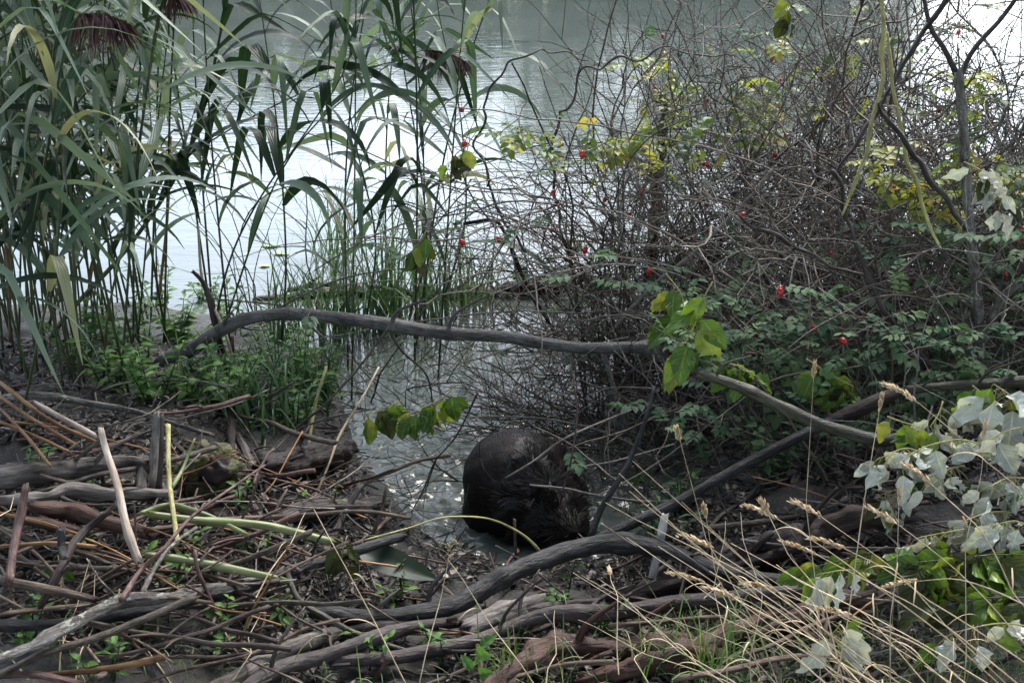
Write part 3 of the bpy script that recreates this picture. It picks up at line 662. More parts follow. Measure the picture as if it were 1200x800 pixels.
BR = [
 (1.25, 4.0, 7, 'long bare canes arching left from the thicket over the centre water', dict(L=(1.5, 2.3), dens=2.2, grav=.055, wig=.09, mat='twig_grey', r=(.003, .0045), tb=.5, dirf=lambda g: [g.uniform(-1.2, -.3), g.gauss(-.05, .15), 1])),
 (1.9, 3.8, 7, 'long bare canes arching left across the right of the thicket', dict(L=(1.4, 2.2), dens=2.2, grav=.055, wig=.09, mat='rosecane', r=(.003, .0045), tb=.6, dirf=lambda g: [g.uniform(-1.3, -.3), g.gauss(-.05, .15), 1])),
 (.5, 4.4, 6, 'long thin canes arching both ways over the root mass', dict(L=(1.2, 1.9), dens=2.5, grav=.06, wig=.09, mat='twig', r=(.003, .004), tb=.4, dirf=lambda g: [g.gauss(-.2, .6), g.gauss(-.05, .15), 1])),
 (.62, 3.72, 6, 'grey twigs hanging low in front of the thicket right of the beaver', dict(L=(.5, .9), dens=8, grav=.07, wig=.18, mat='twig_grey', r=(.002, .004), tb=.5, dirf=lambda g: [g.gauss(-.3, .6), g.gauss(0, .3), g.uniform(.4, 1.0)])),
 (1.05, 3.6, 6, 'grey twigs in front of the dark green rose leaves', dict(L=(.6, 1.1), dens=8, grav=.05, wig=.18, mat='twig_grey', r=(.002, .004), tb=.5)),
 (1.5, 3.6, 7, 'brown twigs in front of the grey dead tree', dict(L=(.7, 1.2), dens=8, grav=.05, wig=.18, mat='rosecane', r=(.002, .004), tb=.5)),
 (.5, 4.25, 8, 'brown twig tangle climbing toward the shredded reddish tree', dict(L=(.8, 1.3), dens=9, grav=.05, wig=.18, mat='rosecane', r=(.002, .0045), tb=.5)),
 (.75, 4.3, 8, 'grey brown upright brushwood filling the middle of the thicket', dict(L=(1.1, 1.7), dens=9, grav=.035, wig=.17, mat='twig_grey', r=(.0025, .005), tb=.45, dirf=lambda g: [g.gauss(0, .4), g.gauss(0, .25), 1])),
 (1.1, 4.35, 8, 'tall bare brushwood reaching the top edge right of the shredded tree', dict(L=(1.3, 1.9), dens=9, grav=.03, wig=.16, mat='rosecane', r=(.0025, .005), tb=.6, dirf=lambda g: [g.gauss(0, .3), g.gauss(0, .25), 1])),
 (1.4, 4.2, 8, 'tall bare brushwood behind the left yellow cane', dict(L=(1.2, 1.8), dens=9, grav=.03, wig=.16, mat='twig_grey', r=(.0025, .005), tb=.5, dirf=lambda g: [g.gauss(0, .3), g.gauss(0, .25), 1])),
 (1.75, 4.15, 8, 'tall bare brushwood around the fork of the grey dead tree', dict(L=(1.2, 1.8), dens=9, grav=.03, wig=.16, mat='rosecane', r=(.0025, .005), tb=.6, dirf=lambda g: [g.gauss(0, .3), g.gauss(0, .25), 1])),
 (2.05, 4.6, 8, 'tall bare brushwood at the upper right corner', dict(L=(1.4, 2.0), dens=8, grav=.03, wig=.16, mat='twig', r=(.003, .006), tb=.7, dirf=lambda g: [g.gauss(-.1, .3), g.gauss(0, .25), 1])),
 (.95, 3.3, 9, 'low brush between the rotten logs and the upward fork', dict(L=(.3, .6), dens=9, grav=.07, wig=.2, mat='twig', r=(.002, .005), tb=.4, dirf=lambda g: [g.gauss(0, .9), g.gauss(0, .4), g.uniform(.15, .7)])),
 (1.3, 3.1, 9, 'low brush behind the silvery leaves', dict(L=(.3, .6), dens=9, grav=.07, wig=.2, mat='twig_grey', r=(.002, .005), tb=.4, dirf=lambda g: [g.gauss(0, .9), g.gauss(0, .4), g.uniform(.15, .7)])),
 (.30, 4.45, 9, 'dark dome of dead twigs between the root mass and the arched branch', dict(L=(.7, 1.2), dens=8, dirf=lambda g: [g.gauss(-.2, .8), g.gauss(0, .4), g.uniform(.4, 1.0)], grav=.09, wig=.2, mat='twig', r=(.002, .0045), tb=.35)),
 (.75, 4.6, 9, 'dark brushwood below the shredded reddish tree', dict(L=(.8, 1.3), dens=8, grav=.07, wig=.18, mat='twig', r=(.002, .005), tb=.4)),
 (1.55, 4.6, 9, 'tall bare twigs between the two yellow canes', dict(L=(1.3, 1.9), dens=8, grav=.03, wig=.15, mat='twig_grey', r=(.003, .006), tb=.5)),
 (2.0, 4.3, 8, 'tall bare twigs in front of the far right canes', dict(L=(1.3, 1.9), dens=8, grav=.03, wig=.15, mat='rosecane', r=(.003, .006), tb=.5)),
 (.32, 4.0, 11, 'tangle of thin black dead twigs arching left over the water under the branch', dict(L=(.55, 1.0), dens=9, dirf=lambda g: [g.gauss(-1.0, .6), g.gauss(-.1, .5), g.uniform(.25, 1.0)], grav=.10, wig=.2, mat='twig', r=(.002, .004), tb=.35)),
 (.62, 3.95, 11, 'dead brushwood tangle behind the beaver', dict(L=(.5, 1.0), dens=9, dirf=lambda g: [g.gauss(-.5, .7), g.gauss(0, .5), g.uniform(.3, 1.0)], grav=.09, wig=.2, mat='twig', r=(.002, .0045), tb=.4)),
 (.45, 4.7, 9, 'dark twig tangle around the root mass in the water', dict(L=(.5, .95), dens=9, grav=.09, wig=.2, mat='twig', r=(.002, .005), tb=.3, dirf=lambda g: [g.gauss(0, .8), g.gauss(0, .5), g.uniform(.3, 1.0)])),
 (.95, 4.2, 11, 'bare grey brushwood above the middle of the olive branch', dict(L=(.6, 1.2), dens=8, grav=.06, wig=.18, mat='twig_grey', r=(.002, .005), tb=.4)),
 (1.35, 4.4, 12, 'bare brushwood in the darkest part of the thicket', dict(L=(.7, 1.4), dens=8, grav=.06, wig=.18, mat='twig', r=(.0025, .006), tb=.5)),
 (1.85, 4.4, 12, 'bare grey brushwood around the lichened trunk', dict(L=(.7, 1.4), dens=8, grav=.05, wig=.18, mat='twig_grey', r=(.0025, .006), tb=.35)),
 (.95, 5.0, 10, 'far bare brushwood standing in the water behind the thicket', dict(L=(1.0, 1.6), dens=7, grav=.04, wig=.16, mat='twig', r=(.0025, .005), tb=.55)),
 (1.7, 5.3, 12, 'far bare brushwood behind the right of the thicket', dict(L=(1.1, 1.8), dens=7, grav=.04, wig=.16, mat='twig', r=(.0025, .005), tb=.6)),
 (.85, 3.55, 7, 'low dead brush on the bank between the fork and the thicket', dict(L=(.3, .7), dens=8, grav=.06, wig=.2, mat='twig_grey', r=(.002, .004), tb=.45, dirf=lambda g: [g.gauss(0, .8), g.gauss(0, .4), g.uniform(.3, 1.0)])),
 (1.4, 3.6, 9, 'low dead brush under the rotten brown limb', dict(L=(.4, .8), dens=8, grav=.06, wig=.2, mat='twig_grey', r=(.002, .005), tb=.4, dirf=lambda g: [g.gauss(0, .8), g.gauss(0, .4), g.uniform(.3, 1.0)])),
 (1.25, 5.0, 9, 'tall bare canes rising behind the middle of the thicket', dict(L=(1.4, 2.0), dens=6, grav=.03, wig=.13, mat='rosecane', r=(.003, .007), tb=.6)),
 (2.1, 5.2, 9, 'tall bare canes at the far right of the thicket', dict(L=(1.4, 2.0), dens=6, grav=.03, wig=.13, mat='rosecane', r=(.003, .007), tb=.5)),
 (-.95, 4.7, 5, 'thin dead twigs standing behind the herbs on the left bank', dict(L=(.4, .8), dens=4, grav=.05, wig=.15, mat='twig', r=(.002, .004), tb=.3)),
 (-.55, 4.3, 5, 'thin dead twigs sticking up through the sedge', dict(L=(.4, .8), dens=4, grav=.05, wig=.15, mat='twig', r=(.002, .004), tb=.3)),
]
for i, (x, y, n, lb, kw) in enumerate(BR):
    bush('brushwood', lb, 'brushwood', (x, y, 0), n, 600 + i, **kw)

# ------------------------------------------------------------------ limbs, branches, logs
def limb(name, label, cat, pts, rad, mat, seed=0, rough=.12, sides=14, ground=False, subs=(), stubs=0, tint=.5, child=None, zig=0.0):
    """pts (u, v, Y) through the air, or (u, v, lift) on the ground; rad in metres"""
    P = [gp(*p) for p in pts] if ground else [air(*p, clear=(.6 * (rad[0] if hasattr(rad, '__len__') else rad)) if k in (0, len(pts) - 1) else .018) for k, p in enumerate(pts)]
    rad = list(rad) if hasattr(rad, '__len__') else [rad] * len(P)
    thin = {'pale_stick': .75, 'pink_stick': .7, 'grey_stub': .75, 'yellow_stalk': .75, 'cut_reed': .65, 'diagonal_branch': .68, 'forked_limb': .88, 'low_cane': .7, 'lichen_stick': .85, 'tan_stalk': .8}.get(name, 1.0)
    rad = [q * thin for q in rad]
    if len(rad) != len(P): rad = list(np.interp(np.linspace(0, 1, len(P)), np.linspace(0, 1, len(rad)), rad))
    S = spline([list(p) + [r_] for p, r_ in zip(P, rad)], .012)
    rng = random.Random(seed * 7 + 3); mb = MB()
    S[:, :3] += np.array([[mnoise.noise(Vector((k * .06, seed, q))) * .12 * S[k, 3] * 5 for q in (0, 5, 9)] for k in range(len(S))])
    if zig: S[:, :3] += np.array([[mnoise.noise(Vector((k * .13, seed + 2, q))) * zig for q in (0, 5, 9)] for k in range(len(S))])
    rr = S[:, 3].copy()
    for _ in range(int(len(S) * .012 * 7) + 1):   # knots
        k = rng.randrange(len(S)); rr *= 1 + rng.uniform(.03, .22) * np.exp(-((np.arange(len(S)) - k) / 1.6) ** 2)
    tube(mb, S[:, :3], rr, sides, tint, max(rough * 1.7, .1), seed)
    if max(rad) > .0125 and len(S) > 30 and not stubs: stubs = int(2 + len(S) * .012 * 3)
    for _ in range(stubs):
        k = rng.randrange(2, len(S) - 2); t_ = unit(S[k + 1, :3] - S[k - 1, :3]); sd = unit(np.cross(t_, [rng.gauss(0, 1) for _ in range(3)]) + [0, 0, .4])
        q = S[k, :3]; L = rng.uniform(.03, .14); tube(mb, spline([q, q + (sd + t_ * .4) * L * .5, q + (sd + t_ * .9) * L], .015), [*np.linspace(rr[k] * .35, rr[k] * .12, len(spline([q, q + (sd + t_ * .4) * L * .5, q + (sd + t_ * .9) * L], .015)))], 5, tint)
    o = None
    if subs or child:
        o = thing(name, label, cat, P[0]); part('wood', mb, M[mat], o)
        for (nm, pp, rd, mt) in subs:
            m2 = MB(); Q = [gp(*p) for p in pp] if ground else [air(*p) for p in pp]
            rd = np.interp(np.linspace(0, 1, len(Q)), np.linspace(0, 1, len(rd)), rd) * thin
            S2 = spline([list(p) + [r_] for p, r_ in zip(Q, rd)], .012); tube(m2, S2[:, :3], S2[:, 3], 9, tint, rough, seed + 4)
            part(nm, m2, M[mt], o)
    else: o = solo(name, mb, M[mat], P[0], label, cat)
    return o

limb('arched_branch', 'long smooth grey branch arching over the water, its right end sawn off', 'branch',
     [(190, 424, 3.75), (215, 411, 3.75), (245, 393, 3.75), (300, 373, 3.75), (350, 367, 3.75), (400, 373, 3.72), (450, 382, 3.7), (520, 387, 3.66), (600, 398, 3.63), (680, 406, 3.6), (768, 409, 3.57)],
     [.018, .021, .020, .019, .020, .021, .018, .017, .018], 'arch', 1, .08, 16,
     subs=[('side_twig', [(455, 385, 3.7), (470, 410, 3.69), (500, 440, 3.69), (508, 480, 3.69)], [.005, .002], 'olive'), ('side_twig', [(350, 367, 3.75), (330, 358, 3.8), (250, 350, 3.85)], [.004, .002], 'twig'),
           ('side_twig', [(300, 375, 3.74), (390, 330, 3.9), (470, 315, 4.1), (540, 312, 4.2)], [.004, .0015], 'twig'), ('side_twig', [(400, 378, 3.7), (415, 420, 3.65), (440, 450, 3.6)], [.003, .0015], 'olive')])
limb('forked_limb', 'thick wet dark limb lying in front of the beaver and forking upward to the right', 'branch',
     [(368, 716, 2.46), (430, 724, 2.47), (500, 716, 2.52), (560, 693, 2.6), (620, 665, 2.68), (680, 640, 2.76), (720, 634, 2.77), (770, 644, 2.74), (830, 664, 2.66), (900, 680, 2.58), (950, 684, 2.52)],
     [.019, .022, .025, .026, .026, .027, .027, .022, .018, .018, .016], 'wet', 2, .12, 16,
     subs=[('side_limb', [(690, 640, 2.81), (722, 622, 2.84), (790, 590, 2.9), (850, 557, 2.96), (920, 520, 3.0), (985, 488, 3.02)], [.020, .016, .016, .016], 'wet'),
           ('rotten_end', [(975, 492, 3.02), (1010, 478, 3.03), (1045, 463, 3.04), (1060, 458, 3.04)], [.016, .024, .020, .006], 'brown'),
           ('side_twig', [(692, 630, 2.8), (705, 595, 2.85), (735, 545, 2.9), (757, 490, 2.95), (766, 455, 3.0)], [.010, .008, .005], 'wet'),
           ('side_twig', [(636, 655, 2.78), (628, 640, 2.76), (606, 622, 2.74), (570, 607, 2.7), (520, 606, 2.66), (480, 618, 2.62), (428, 632, 2.58)], [.005, .0022, .002], 'yellow'),
           ('side_twig', [(605, 660, 2.76), (604, 640, 2.76), (603, 610, 2.76)], [.005, .004], 'twig')])
limb('olive_branch', 'smooth olive green branch slanting down right from the poplar leaves', 'branch',
     [(822, 438, 3.0), (870, 458, 2.98), (930, 482, 2.95), (990, 505, 2.9), (1030, 517, 2.86), (1070, 514, 2.84), (1130, 522, 2.8), (1210, 552, 2.76)],
     [.012, .014, .016, .015, .014, .012], 'olive', 3, .08, 14)
limb('high_branch', 'brown branch running right from the rotten end at the right edge', 'branch',
     [(1062, 457, 3.06), (1100, 455, 3.06), (1140, 451, 3.05), (1200, 446, 3.04), (1240, 443, 3.03)], [.011, .012, .013, .013], 'olive', 4, .1, 12)
limb('grey_log', 'grey round log emerging from the bottom edge left of centre', 'log',
     [(235, 820, .04), (290, 785, .05), (340, 760, .05), (400, 742, .05), (455, 735, .05), (500, 728, .05)], [.021, .020, .017, .013], 'drift', 5, .1, 14, True)
limb('purple_branch', 'smooth purplish branch curving beside the grey log at the bottom', 'branch',
     [(270, 825, .07), (320, 788, .07), (380, 765, .07), (440, 748, .06), (500, 733, .06), (600, 718, .06), (700, 706, .06)], [.017, .016, .014, .012], 'purple', 6, .08, 12, True)
limb('dark_log', 'long dark speckled pole lying across below the forked limb', 'log',
     [(392, 774, .05), (480, 767, .05), (560, 748, .055), (640, 724, .07), (720, 716, .08), (800, 706, .08), (870, 698, .08), (950, 690, .08)], [.014, .016, .018, .018, .016], 'purple', 7, .12, 12, True)
limb('rotten_log', 'rotten red brown log with a knot hole in the bottom grass', 'log',
     [(570, 815, .03), (640, 768, .04), (700, 758, .04), (790, 760, .03), (850, 752, .03)], [.022, .032, .028, .022], 'redwood', 8, .5, 16, True)
limb('rotten_log', 'mossy brown log half hidden in grass at bottom right of centre', 'log',
     [(690, 800, .03), (780, 775, .04), (860, 745, .05), (940, 722, .05), (1010, 700, .06)], [.022, .028, .026, .022], 'redwood', 9, .5, 16, True)
limb('rotten_log', 'dark brown log rising right under the forked limb', 'log',
     [(728, 705, .03), (790, 688, .04), (850, 668, .05), (920, 640, .06), (990, 612, .08), (1060, 600, .08)], [.026, .03, .032, .028], 'brown', 10, .45, 16, True)
limb('broken_log', 'short broken brown log end lying below the forked limb', 'log',
     [(548, 735, .05), (590, 718, .06), (628, 708, .06)], [.022, .028, .024], 'drift', 11, .25, 14, True)
limb('lichen_stick', 'knobbly stick crusted with white lichen at lower left, forking at a leaf cluster', 'stick',
     [(-10, 775, .13), (50, 748, .13), (100, 722, .13), (150, 704, .14), (200, 700, .12), (260, 688, .10), (330, 672, .08)], [.012, .013, .013, .010, .010], 'lichen', 12, .45, 12, True,
     subs=[('side_limb', [(142, 703, .15), (165, 668, .17), (190, 645, .19), (225, 605, .22), (262, 578, .25), (310, 545, .3)], [.007, .005, .003], 'redtwig'),
           ('side_twig', [(166, 695, .14), (180, 668, .15), (200, 640, .16), (230, 618, .16)], [.007, .004], 'lichen')])
limb('dark_pole', 'long dark green wet pole crossing the heap and cut off at its right end', 'stick',
     [(-5, 733, .08), (60, 733, .08), (120, 724, .09), (180, 712, .09), (240, 698, .10), (290, 688, .10), (330, 672, .11), (380, 656, .12), (430, 642, .13), (470, 631, .14)], [.011, .012, .013, .012, .012], 'wet', 13, .08, 12, True,
     subs=[('side_limb', [(335, 668, .11), (350, 702, .10), (380, 722, .09), (420, 743, .08), (485, 765, .06)], [.007, .007, .005], 'olive')])
limb('green_stalk', 'thick fresh pale green stalk lying on the heap, hollow at its end', 'stalk',
     [(176, 602, .16), (230, 608, .16), (285, 613, .15), (340, 624, .14), (385, 634, .13)], [.007, .009, .010, .009], 'greenstalk', 14, .05, 10, True)
limb('green_stalk', 'green leek like stalk below the hollow pale one', 'stalk',
     [(172, 650, .13), (230, 658, .13), (280, 668, .13), (330, 680, .12)], [.006, .009, .009, .007], 'greenstalk', 15, .05, 10, True)
limb('green_stalk', 'frayed green stalk beginning left of the algae covered stump', 'stalk',
     [(165, 601, .14), (195, 594, .14), (240, 603, .14), (290, 625, .13)], [.005, .008, .007, .005], 'greenstalk', 16, .1, 8, True)
limb('yellow_stalk', 'upright bright yellow stalk in the left heap', 'stalk', [(197, 498, 0.270), (198, 545, 0.227), (201, 590, 0.183), (207, 635, 0.140)], [.008, .007, .007], 'yellow', 17, .05, 10, ground=True)
limb('yellow_stalk', 'split pale green stalk leaning on the yellow one', 'stalk', [(228, 514, 0.280), (215, 545, 0.240), (200, 572, 0.200)], [.003, .005, .006], 'greenstalk', 18, .05, 8, ground=True)
limb('pale_stick', 'long pale peeled stick leaning upright in the left heap', 'stick', [(118, 503, 0.300), (125, 530, 0.268), (138, 570, 0.235), (148, 615, 0.203), (162, 655, 0.170)], [.009, .011, .011, .012], 'pale', 19, .12, 12, ground=True)
limb('pink_stick', 'broken pinkish brown stick standing at the far left', 'stick', [(30, 570, 0.260), (22, 615, 0.210), (10, 680, 0.160)], [.010, .012, .012], 'redtwig', 20, .15, 10, ground=True)
limb('grey_stub', 'weathered grey split stub standing in the left heap', 'stub', [(183, 484, 0.260), (182, 520, 0.190), (179, 575, 0.120)], [.010, .014, .012], 'drift', 21, .3, 12, ground=True)
limb('brown_stub', 'thin dark stub close beside the grey split one', 'stub', [(190, 486, 0.260), (189, 530, 0.190), (186, 575, 0.120)], [.004, .007, .006], 'brown', 22, .2, 8, ground=True)
limb('grey_log', 'scarred grey log at the left edge, bitten off at its right end', 'log', [(-30, 566, .12), (30, 560, .12), (90, 548, .12), (150, 543, .12), (174, 545, .12)], [.026, .024, .018, .018], 'drift', 23, .35, 16, True)
limb('grey_stub', 'short chewed pale wood stump at the end of the grey log', 'stub', [(168, 538, .12), (166, 560, .12), (165, 575, .12)], [.015, .017, .017], 'drift', 24, .2, 12, True)
limb('dark_plank', 'long dark weathered log below the scarred grey one', 'log', [(-20, 588, .13), (50, 583, .13), (80, 575, .13), (130, 580, .13), (198, 578, .12)], [.012, .014, .017, .013, .011], 'drift', 25, .35, 14, True)
limb('brown_log', 'reddish brown bark covered log lying below the dark weathered one', 'log', [(40, 594, .12), (80, 600, .12), (120, 612, .12), (168, 622, .11)], [.014, .020, .020, .014], 'redwood', 26, .2, 12, True)
limb('brown_log', 'thin brown stick half under the reddish log', 'log', [(25, 608, .11), (60, 615, .11), (92, 622, .11)], [.010, .012, .010], 'redwood', 27, .2, 10, True)
limb('black_fork', 'black forked branch sticking up between the heap logs', 'stick', [(138, 590, .20), (120, 605, .19), (100, 622, .18), (85, 640, .17), (72, 665, .16), (50, 705, .12)], [.006, .008, .009, .008], 'brown', 28, .1, 10, ground=True,
     subs=[('side_limb', [(72, 622, .20), (72, 640, .18), (76, 655, .17)], [.009, .008], 'wet')])
limb('white_log', 'white barked log at the left under the herbs', 'log', [(-20, 470, .07), (40, 464, .07), (90, 470, .07), (150, 480, .06), (190, 492, .05), (250, 510, .04)], [.010, .011, .009, .007, .005], 'lichen', 29, .2, 12, True)
limb('tan_stalk', 'thick tan reed stalk lying in the lower left heap', 'stalk', [(-10, 678, .14), (50, 688, .14), (110, 702, .13)], [.010, .011, .009], 'driftmix', 30, .05, 12, True)
limb('tan_stalk', 'long tan and orange stalk on the lowest part of the heap', 'stalk', [(60, 790, .06), (130, 782, .07), (190, 770, .07)], [.007, .009], 'reed_dry', 31, .05, 8, True)
limb('tan_stalk', 'reddish stalk running off the bottom left corner', 'stalk', [(-10, 792, .07), (40, 790, .07), (90, 800, .07)], [.008, .008], 'redtwig', 32, .05, 8, True)
limb('grey_stick', 'pale grey stick slanting into the mud beside the water', 'stick', [(422, 570, 3.1), (405, 598, 3.05), (388, 632, 2.98), (352, 700, 2.8), (335, 755, 2.66)], [.008, .009, .007, .009], 'drift', 33, .15, 10)
limb('driftwood', 'rounded weathered driftwood lump on the mud left of the water', 'driftwood', [(330, 607, .04), (365, 597, .05), (410, 593, .05), (450, 590, .04)], [.018, .024, .020, .010], 'drift', 34, .25, 12, True)
limb('driftwood', 'large pale wedge of driftwood by the dead stem', 'driftwood', [(278, 510, 3.5), (295, 545, 3.4), (322, 585, 3.3)], [.009, .014, .012], 'drift', 35, .2, 12)
limb('driftwood', 'thick brown stump end on the bank left of the open water', 'driftwood', [(310, 548, .05), (345, 540, .07), (395, 530, .06), (415, 527, .05)], [.028, .036, .030, .015], 'brown', 36, .45, 16, True)
limb('driftwood', 'pointed grey driftwood at the far left edge', 'driftwood', [(18, 678, 2.9), (5, 700, 2.88), (-12, 725, 2.85)], [.006, .016, .020], 'drift', 37, .2, 10)
limb('dead_stalk', 'dark dead stem standing left of centre through the arched branch', 'dead stalk', [(226, 318, 3.9), (238, 330, 3.9), (247, 352, 3.88), (254, 385, 3.85), (266, 440, 3.8), (270, 500, 3.72), (272, 555, 3.6)], [.006, .010, .010, .012, .012], 'brown', 38, .2, 10)
limb('dead_stalk', 'thin pale pinkish stem beside the dark dead stem', 'dead stalk', [(232, 265, 4.0), (238, 330, 3.95), (264, 390, 3.8), (276, 450, 3.75), (276, 540, 3.65)], [.004, .005, .005], 'pale', 39, .1, 8)
limb('dead_stalk', 'second brown stem standing right behind the dark one', 'dead stalk', [(272, 395, 3.82), (274, 450, 3.78), (276, 540, 3.62)], [.006, .007, .007], 'redtwig', 40, .1, 8)
limb('leaning_pole', 'thin black stick leaning on the lichened stick', 'stick', [(268, 598, 3.0), (255, 635, 2.95), (238, 690, 2.85)], [.005, .006, .006], 'wet', 41, .1, 8)
limb('long_straw', 'long crooked pale twig hanging from the sedge down to the heap', 'twig', [(570 - 126, 430, 3.5), (425, 465, 3.4), (398, 510, 3.3), (385, 545, 3.2), (365, 590, 3.1), (343, 635, 3.0)], [.0028, .0035, .0028], 'straw', 42, .25, 7)
limb('long_straw', 'thick yellow stem hanging upright right of the dead stem', 'twig', [(382, 430, 3.55), (368, 480, 3.5), (358, 548, 3.45)], [.004, .0055, .0045], 'yellow', 43, .15, 8)
limb('thin_twig', 'grey twig slanting from the bank up to the leafy poplar sprig', 'twig', [(300, 552, 3.4), (340, 510, 3.4), (385, 490, 3.4), (440, 478, 3.4)], [.004, .003], 'lichen', 44, .2, 7)
limb('thin_twig', 'dark twig crossing low behind the long pale twig', 'twig', [(290, 560, 3.35), (330, 515, 3.4), (400, 455, 3.5), (480, 350, 3.7)], [.004, .003], 'twig', 45, .2, 7)
# thicket's own stout stems
limb('dead_tree', 'upright grey dead tree with white lichen at the right', 'dead tree', [(1150, 418, 3.48), (1146, 350, 3.48), (1138, 280, 3.48), (1134, 220, 3.48), (1128, 150, 3.48), (1124, 85, 3.48)], [.013, .014, .013, .013, .014], 'lichen', 50, .2, 14,
     subs=[('side_limb', [(1124, 95, 3.48), (1108, 60, 3.5), (1090, 30, 3.52), (1080, -20, 3.55)], [.009, .005], 'purple'), ('side_limb', [(1122, 100, 3.48), (1140, 60, 3.48), (1175, 20, 3.48), (1210, -30, 3.48)], [.008, .005], 'purple'),
           ('side_limb', [(1152, 400, 3.48), (1165, 365, 3.46), (1182, 342, 3.44), (1215, 315, 3.43)], [.008, .012, .011], 'lichen')])
limb('diagonal_branch', 'smooth purple brown branch slanting down to the grey trunk', 'branch', [(1030, 122, 3.42), (1060, 165, 3.42), (1085, 200, 3.42), (1108, 235, 3.42), (1132, 272, 3.42)], [.006, .011, .011, .010], 'purple', 51, .25, 10, zig=.02)
limb('diagonal_branch', 'stout brown branch crossing the middle of the dark green rose leaves', 'branch', [(975, 200, 3.42), (1000, 275, 3.42), (1020, 330, 3.4), (1045, 375, 3.38), (1075, 415, 3.36), (1105, 450, 3.34)], [.007, .010, .012, .011], 'purple', 52, .25, 10, zig=.02)
limb('diagonal_branch', 'thin smooth branch ending at the stout brown one', 'branch', [(866, 252, 3.36), (905, 275, 3.38), (950, 300, 3.4), (1008, 322, 3.42)], [.006, .009, .006], 'purple', 53, .25, 10, zig=.02)
limb('diagonal_branch', 'long branch crossing from the top right corner down left', 'branch', [(1115, -10, 3.52), (1080, 40, 3.52), (1045, 100, 3.52), (1010, 160, 3.52), (975, 210, 3.52)], [.010, .009, .006], 'purple', 54, .25, 10, zig=.02)
limb('yellow_cane', 'pale yellow stripped cane, the left of the pair at upper right', 'cane', [(1032, -10, 3.48), (1036, 60, 3.46), (1028, 120, 3.44), (1012, 185, 3.42), (988, 250, 3.41)], [.006, .006, .0055, .004], 'yellow', 55, .25, 10, zig=.01)
limb('yellow_cane', 'pale yellow stripped cane, the right of the pair at upper right', 'cane', [(1040, 40, 3.5), (1048, 110, 3.48), (1060, 170, 3.46), (1078, 230, 3.44), (1100, 290, 3.42)], [.004, .006, .006, .004], 'yellow', 56, .25, 10, zig=.01)
limb('dead_tree', 'reddish dead tree with shredding bark at the top of the thicket', 'dead tree', [(778, 110, 4.9), (776, 160, 4.9), (770, 215, 4.9), (766, 270, 4.9), (758, 345, 4.9)], [.012, .018, .019, .016], 'redwood', 57, .6, 14)
limb('pale_cane', 'grey lichened cane standing in the water behind the upright twig', 'cane', [(706, 410, 3.8), (718, 450, 3.78), (732, 500, 3.75), (752, 560, 3.7), (775, 600, 3.66)], [.008, .009, .009], 'lichen', 58, .15, 10)
limb('pale_cane', 'pale curved cane crossing the right thicket below the yellow pair', 'cane', [(1180, 125, 3.8), (1165, 150, 3.8), (1090, 190, 3.8)], [.005, .004], 'lichen', 59, .1, 8)
limb('pale_cane', 'light grey cane rising diagonally in front of the root mass', 'cane', [(720, 385, 3.9), (760, 340, 3.9), (820, 290, 3.9), (880, 230, 3.9), (905, 200, 3.9)], [.008, .006, .004], 'twig_grey', 60, .15, 8)
limb('dark_cane', 'dark bent cane rising from the left edge of the thicket', 'cane', [(640, 320, 4.3), (600, 270, 4.3), (572, 220, 4.3), (566, 130, 4.3), (600, 75, 4.3), (640, 60, 4.35), (690, 66, 4.4)], [.005, .004, .0022], 'twig', 61, .15, 8, zig=.05)
limb('dark_cane', 'dark cane with hips arching left above the water', 'cane', [(690, 350, 4.2), (655, 260, 4.2), (650, 150, 4.2), (690, 90, 4.2), (760, 60, 4.2), (860, 70, 4.2)], [.005, .004, .0022], 'twig', 62, .15, 8, zig=.05)
limb('low_cane', 'bare curved cane just above the beaver', 'cane', [(770, 540, 3.5), (720, 510, 3.5), (650, 492, 3.5), (580, 488, 3.5), (510, 492, 3.5)], [.006, .004, .003], 'twig_grey', 63, .15, 8)
limb('low_cane', 'forked bare twig reaching left across the beaver from the right', 'cane', [(820, 585, 3.20), (760, 588, 3.16), (700, 580, 3.13), (660, 572, 3.10), (622, 568, 3.08)], [.006, .006, .005, .004], 'twig_grey', 64, .15, 8,
     subs=[('side_twig', [(660, 572, 3.10), (668, 545, 3.10), (676, 490, 3.15), (672, 440, 3.20)], [.004, .004, .003], 'redtwig'), ('side_twig', [(668, 548, 3.10), (720, 540, 3.15), (790, 520, 3.20)], [.003, .003], 'twig_grey')])
limb('low_cane', 'thin bare twig slanting over the back of the beaver', 'cane', [(592, 560, 3.10), (625, 540, 3.12), (665, 512, 3.16), (740, 480, 3.25)], [.003, .004, .004], 'twig_grey', 65, .1, 7)
limb('low_cane', 'dark hanging twig left of the beaver above the ripples', 'cane', [(560, 460, 3.4), (535, 510, 3.4), (510, 540, 3.4), (498, 570, 3.4), (482, 600, 3.4)], [.004, .003, .002], 'twig', 66, .1, 7,
     subs=[('side_twig', [(512, 535, 3.4), (498, 580, 3.39), (496, 630, 3.38)], [.003, .0015], 'twig')])
limb('white_stake', 'straight white peeled stake standing right of the fork', 'stake', [(779, 604, .20), (772, 640, .12), (762, 690, .03)], [.009, .010, .010], 'white', 67, .05, 10, ground=True)
limb('floating_log', 'dark waterlogged branch floating behind the arched branch', 'log', [(300, 352, 0), (360, 347, .005), (430, 343, .01), (500, 345, .01), (570, 345, .015), (640, 340, .02), (720, 338, .01)], [.015, .03, .02, .03, .035, .02], 'brown', 68, .5, 12, True,
     subs=[('side_limb', [(340, 340, .03), (380, 334, .03), (470, 338, .02)], [.012, .01], 'wet'), ('side_limb', [(600, 340, .04), (660, 325, .08), (700, 330, .03), (735, 348, 0)], [.02, .028, .01], 'brown')])
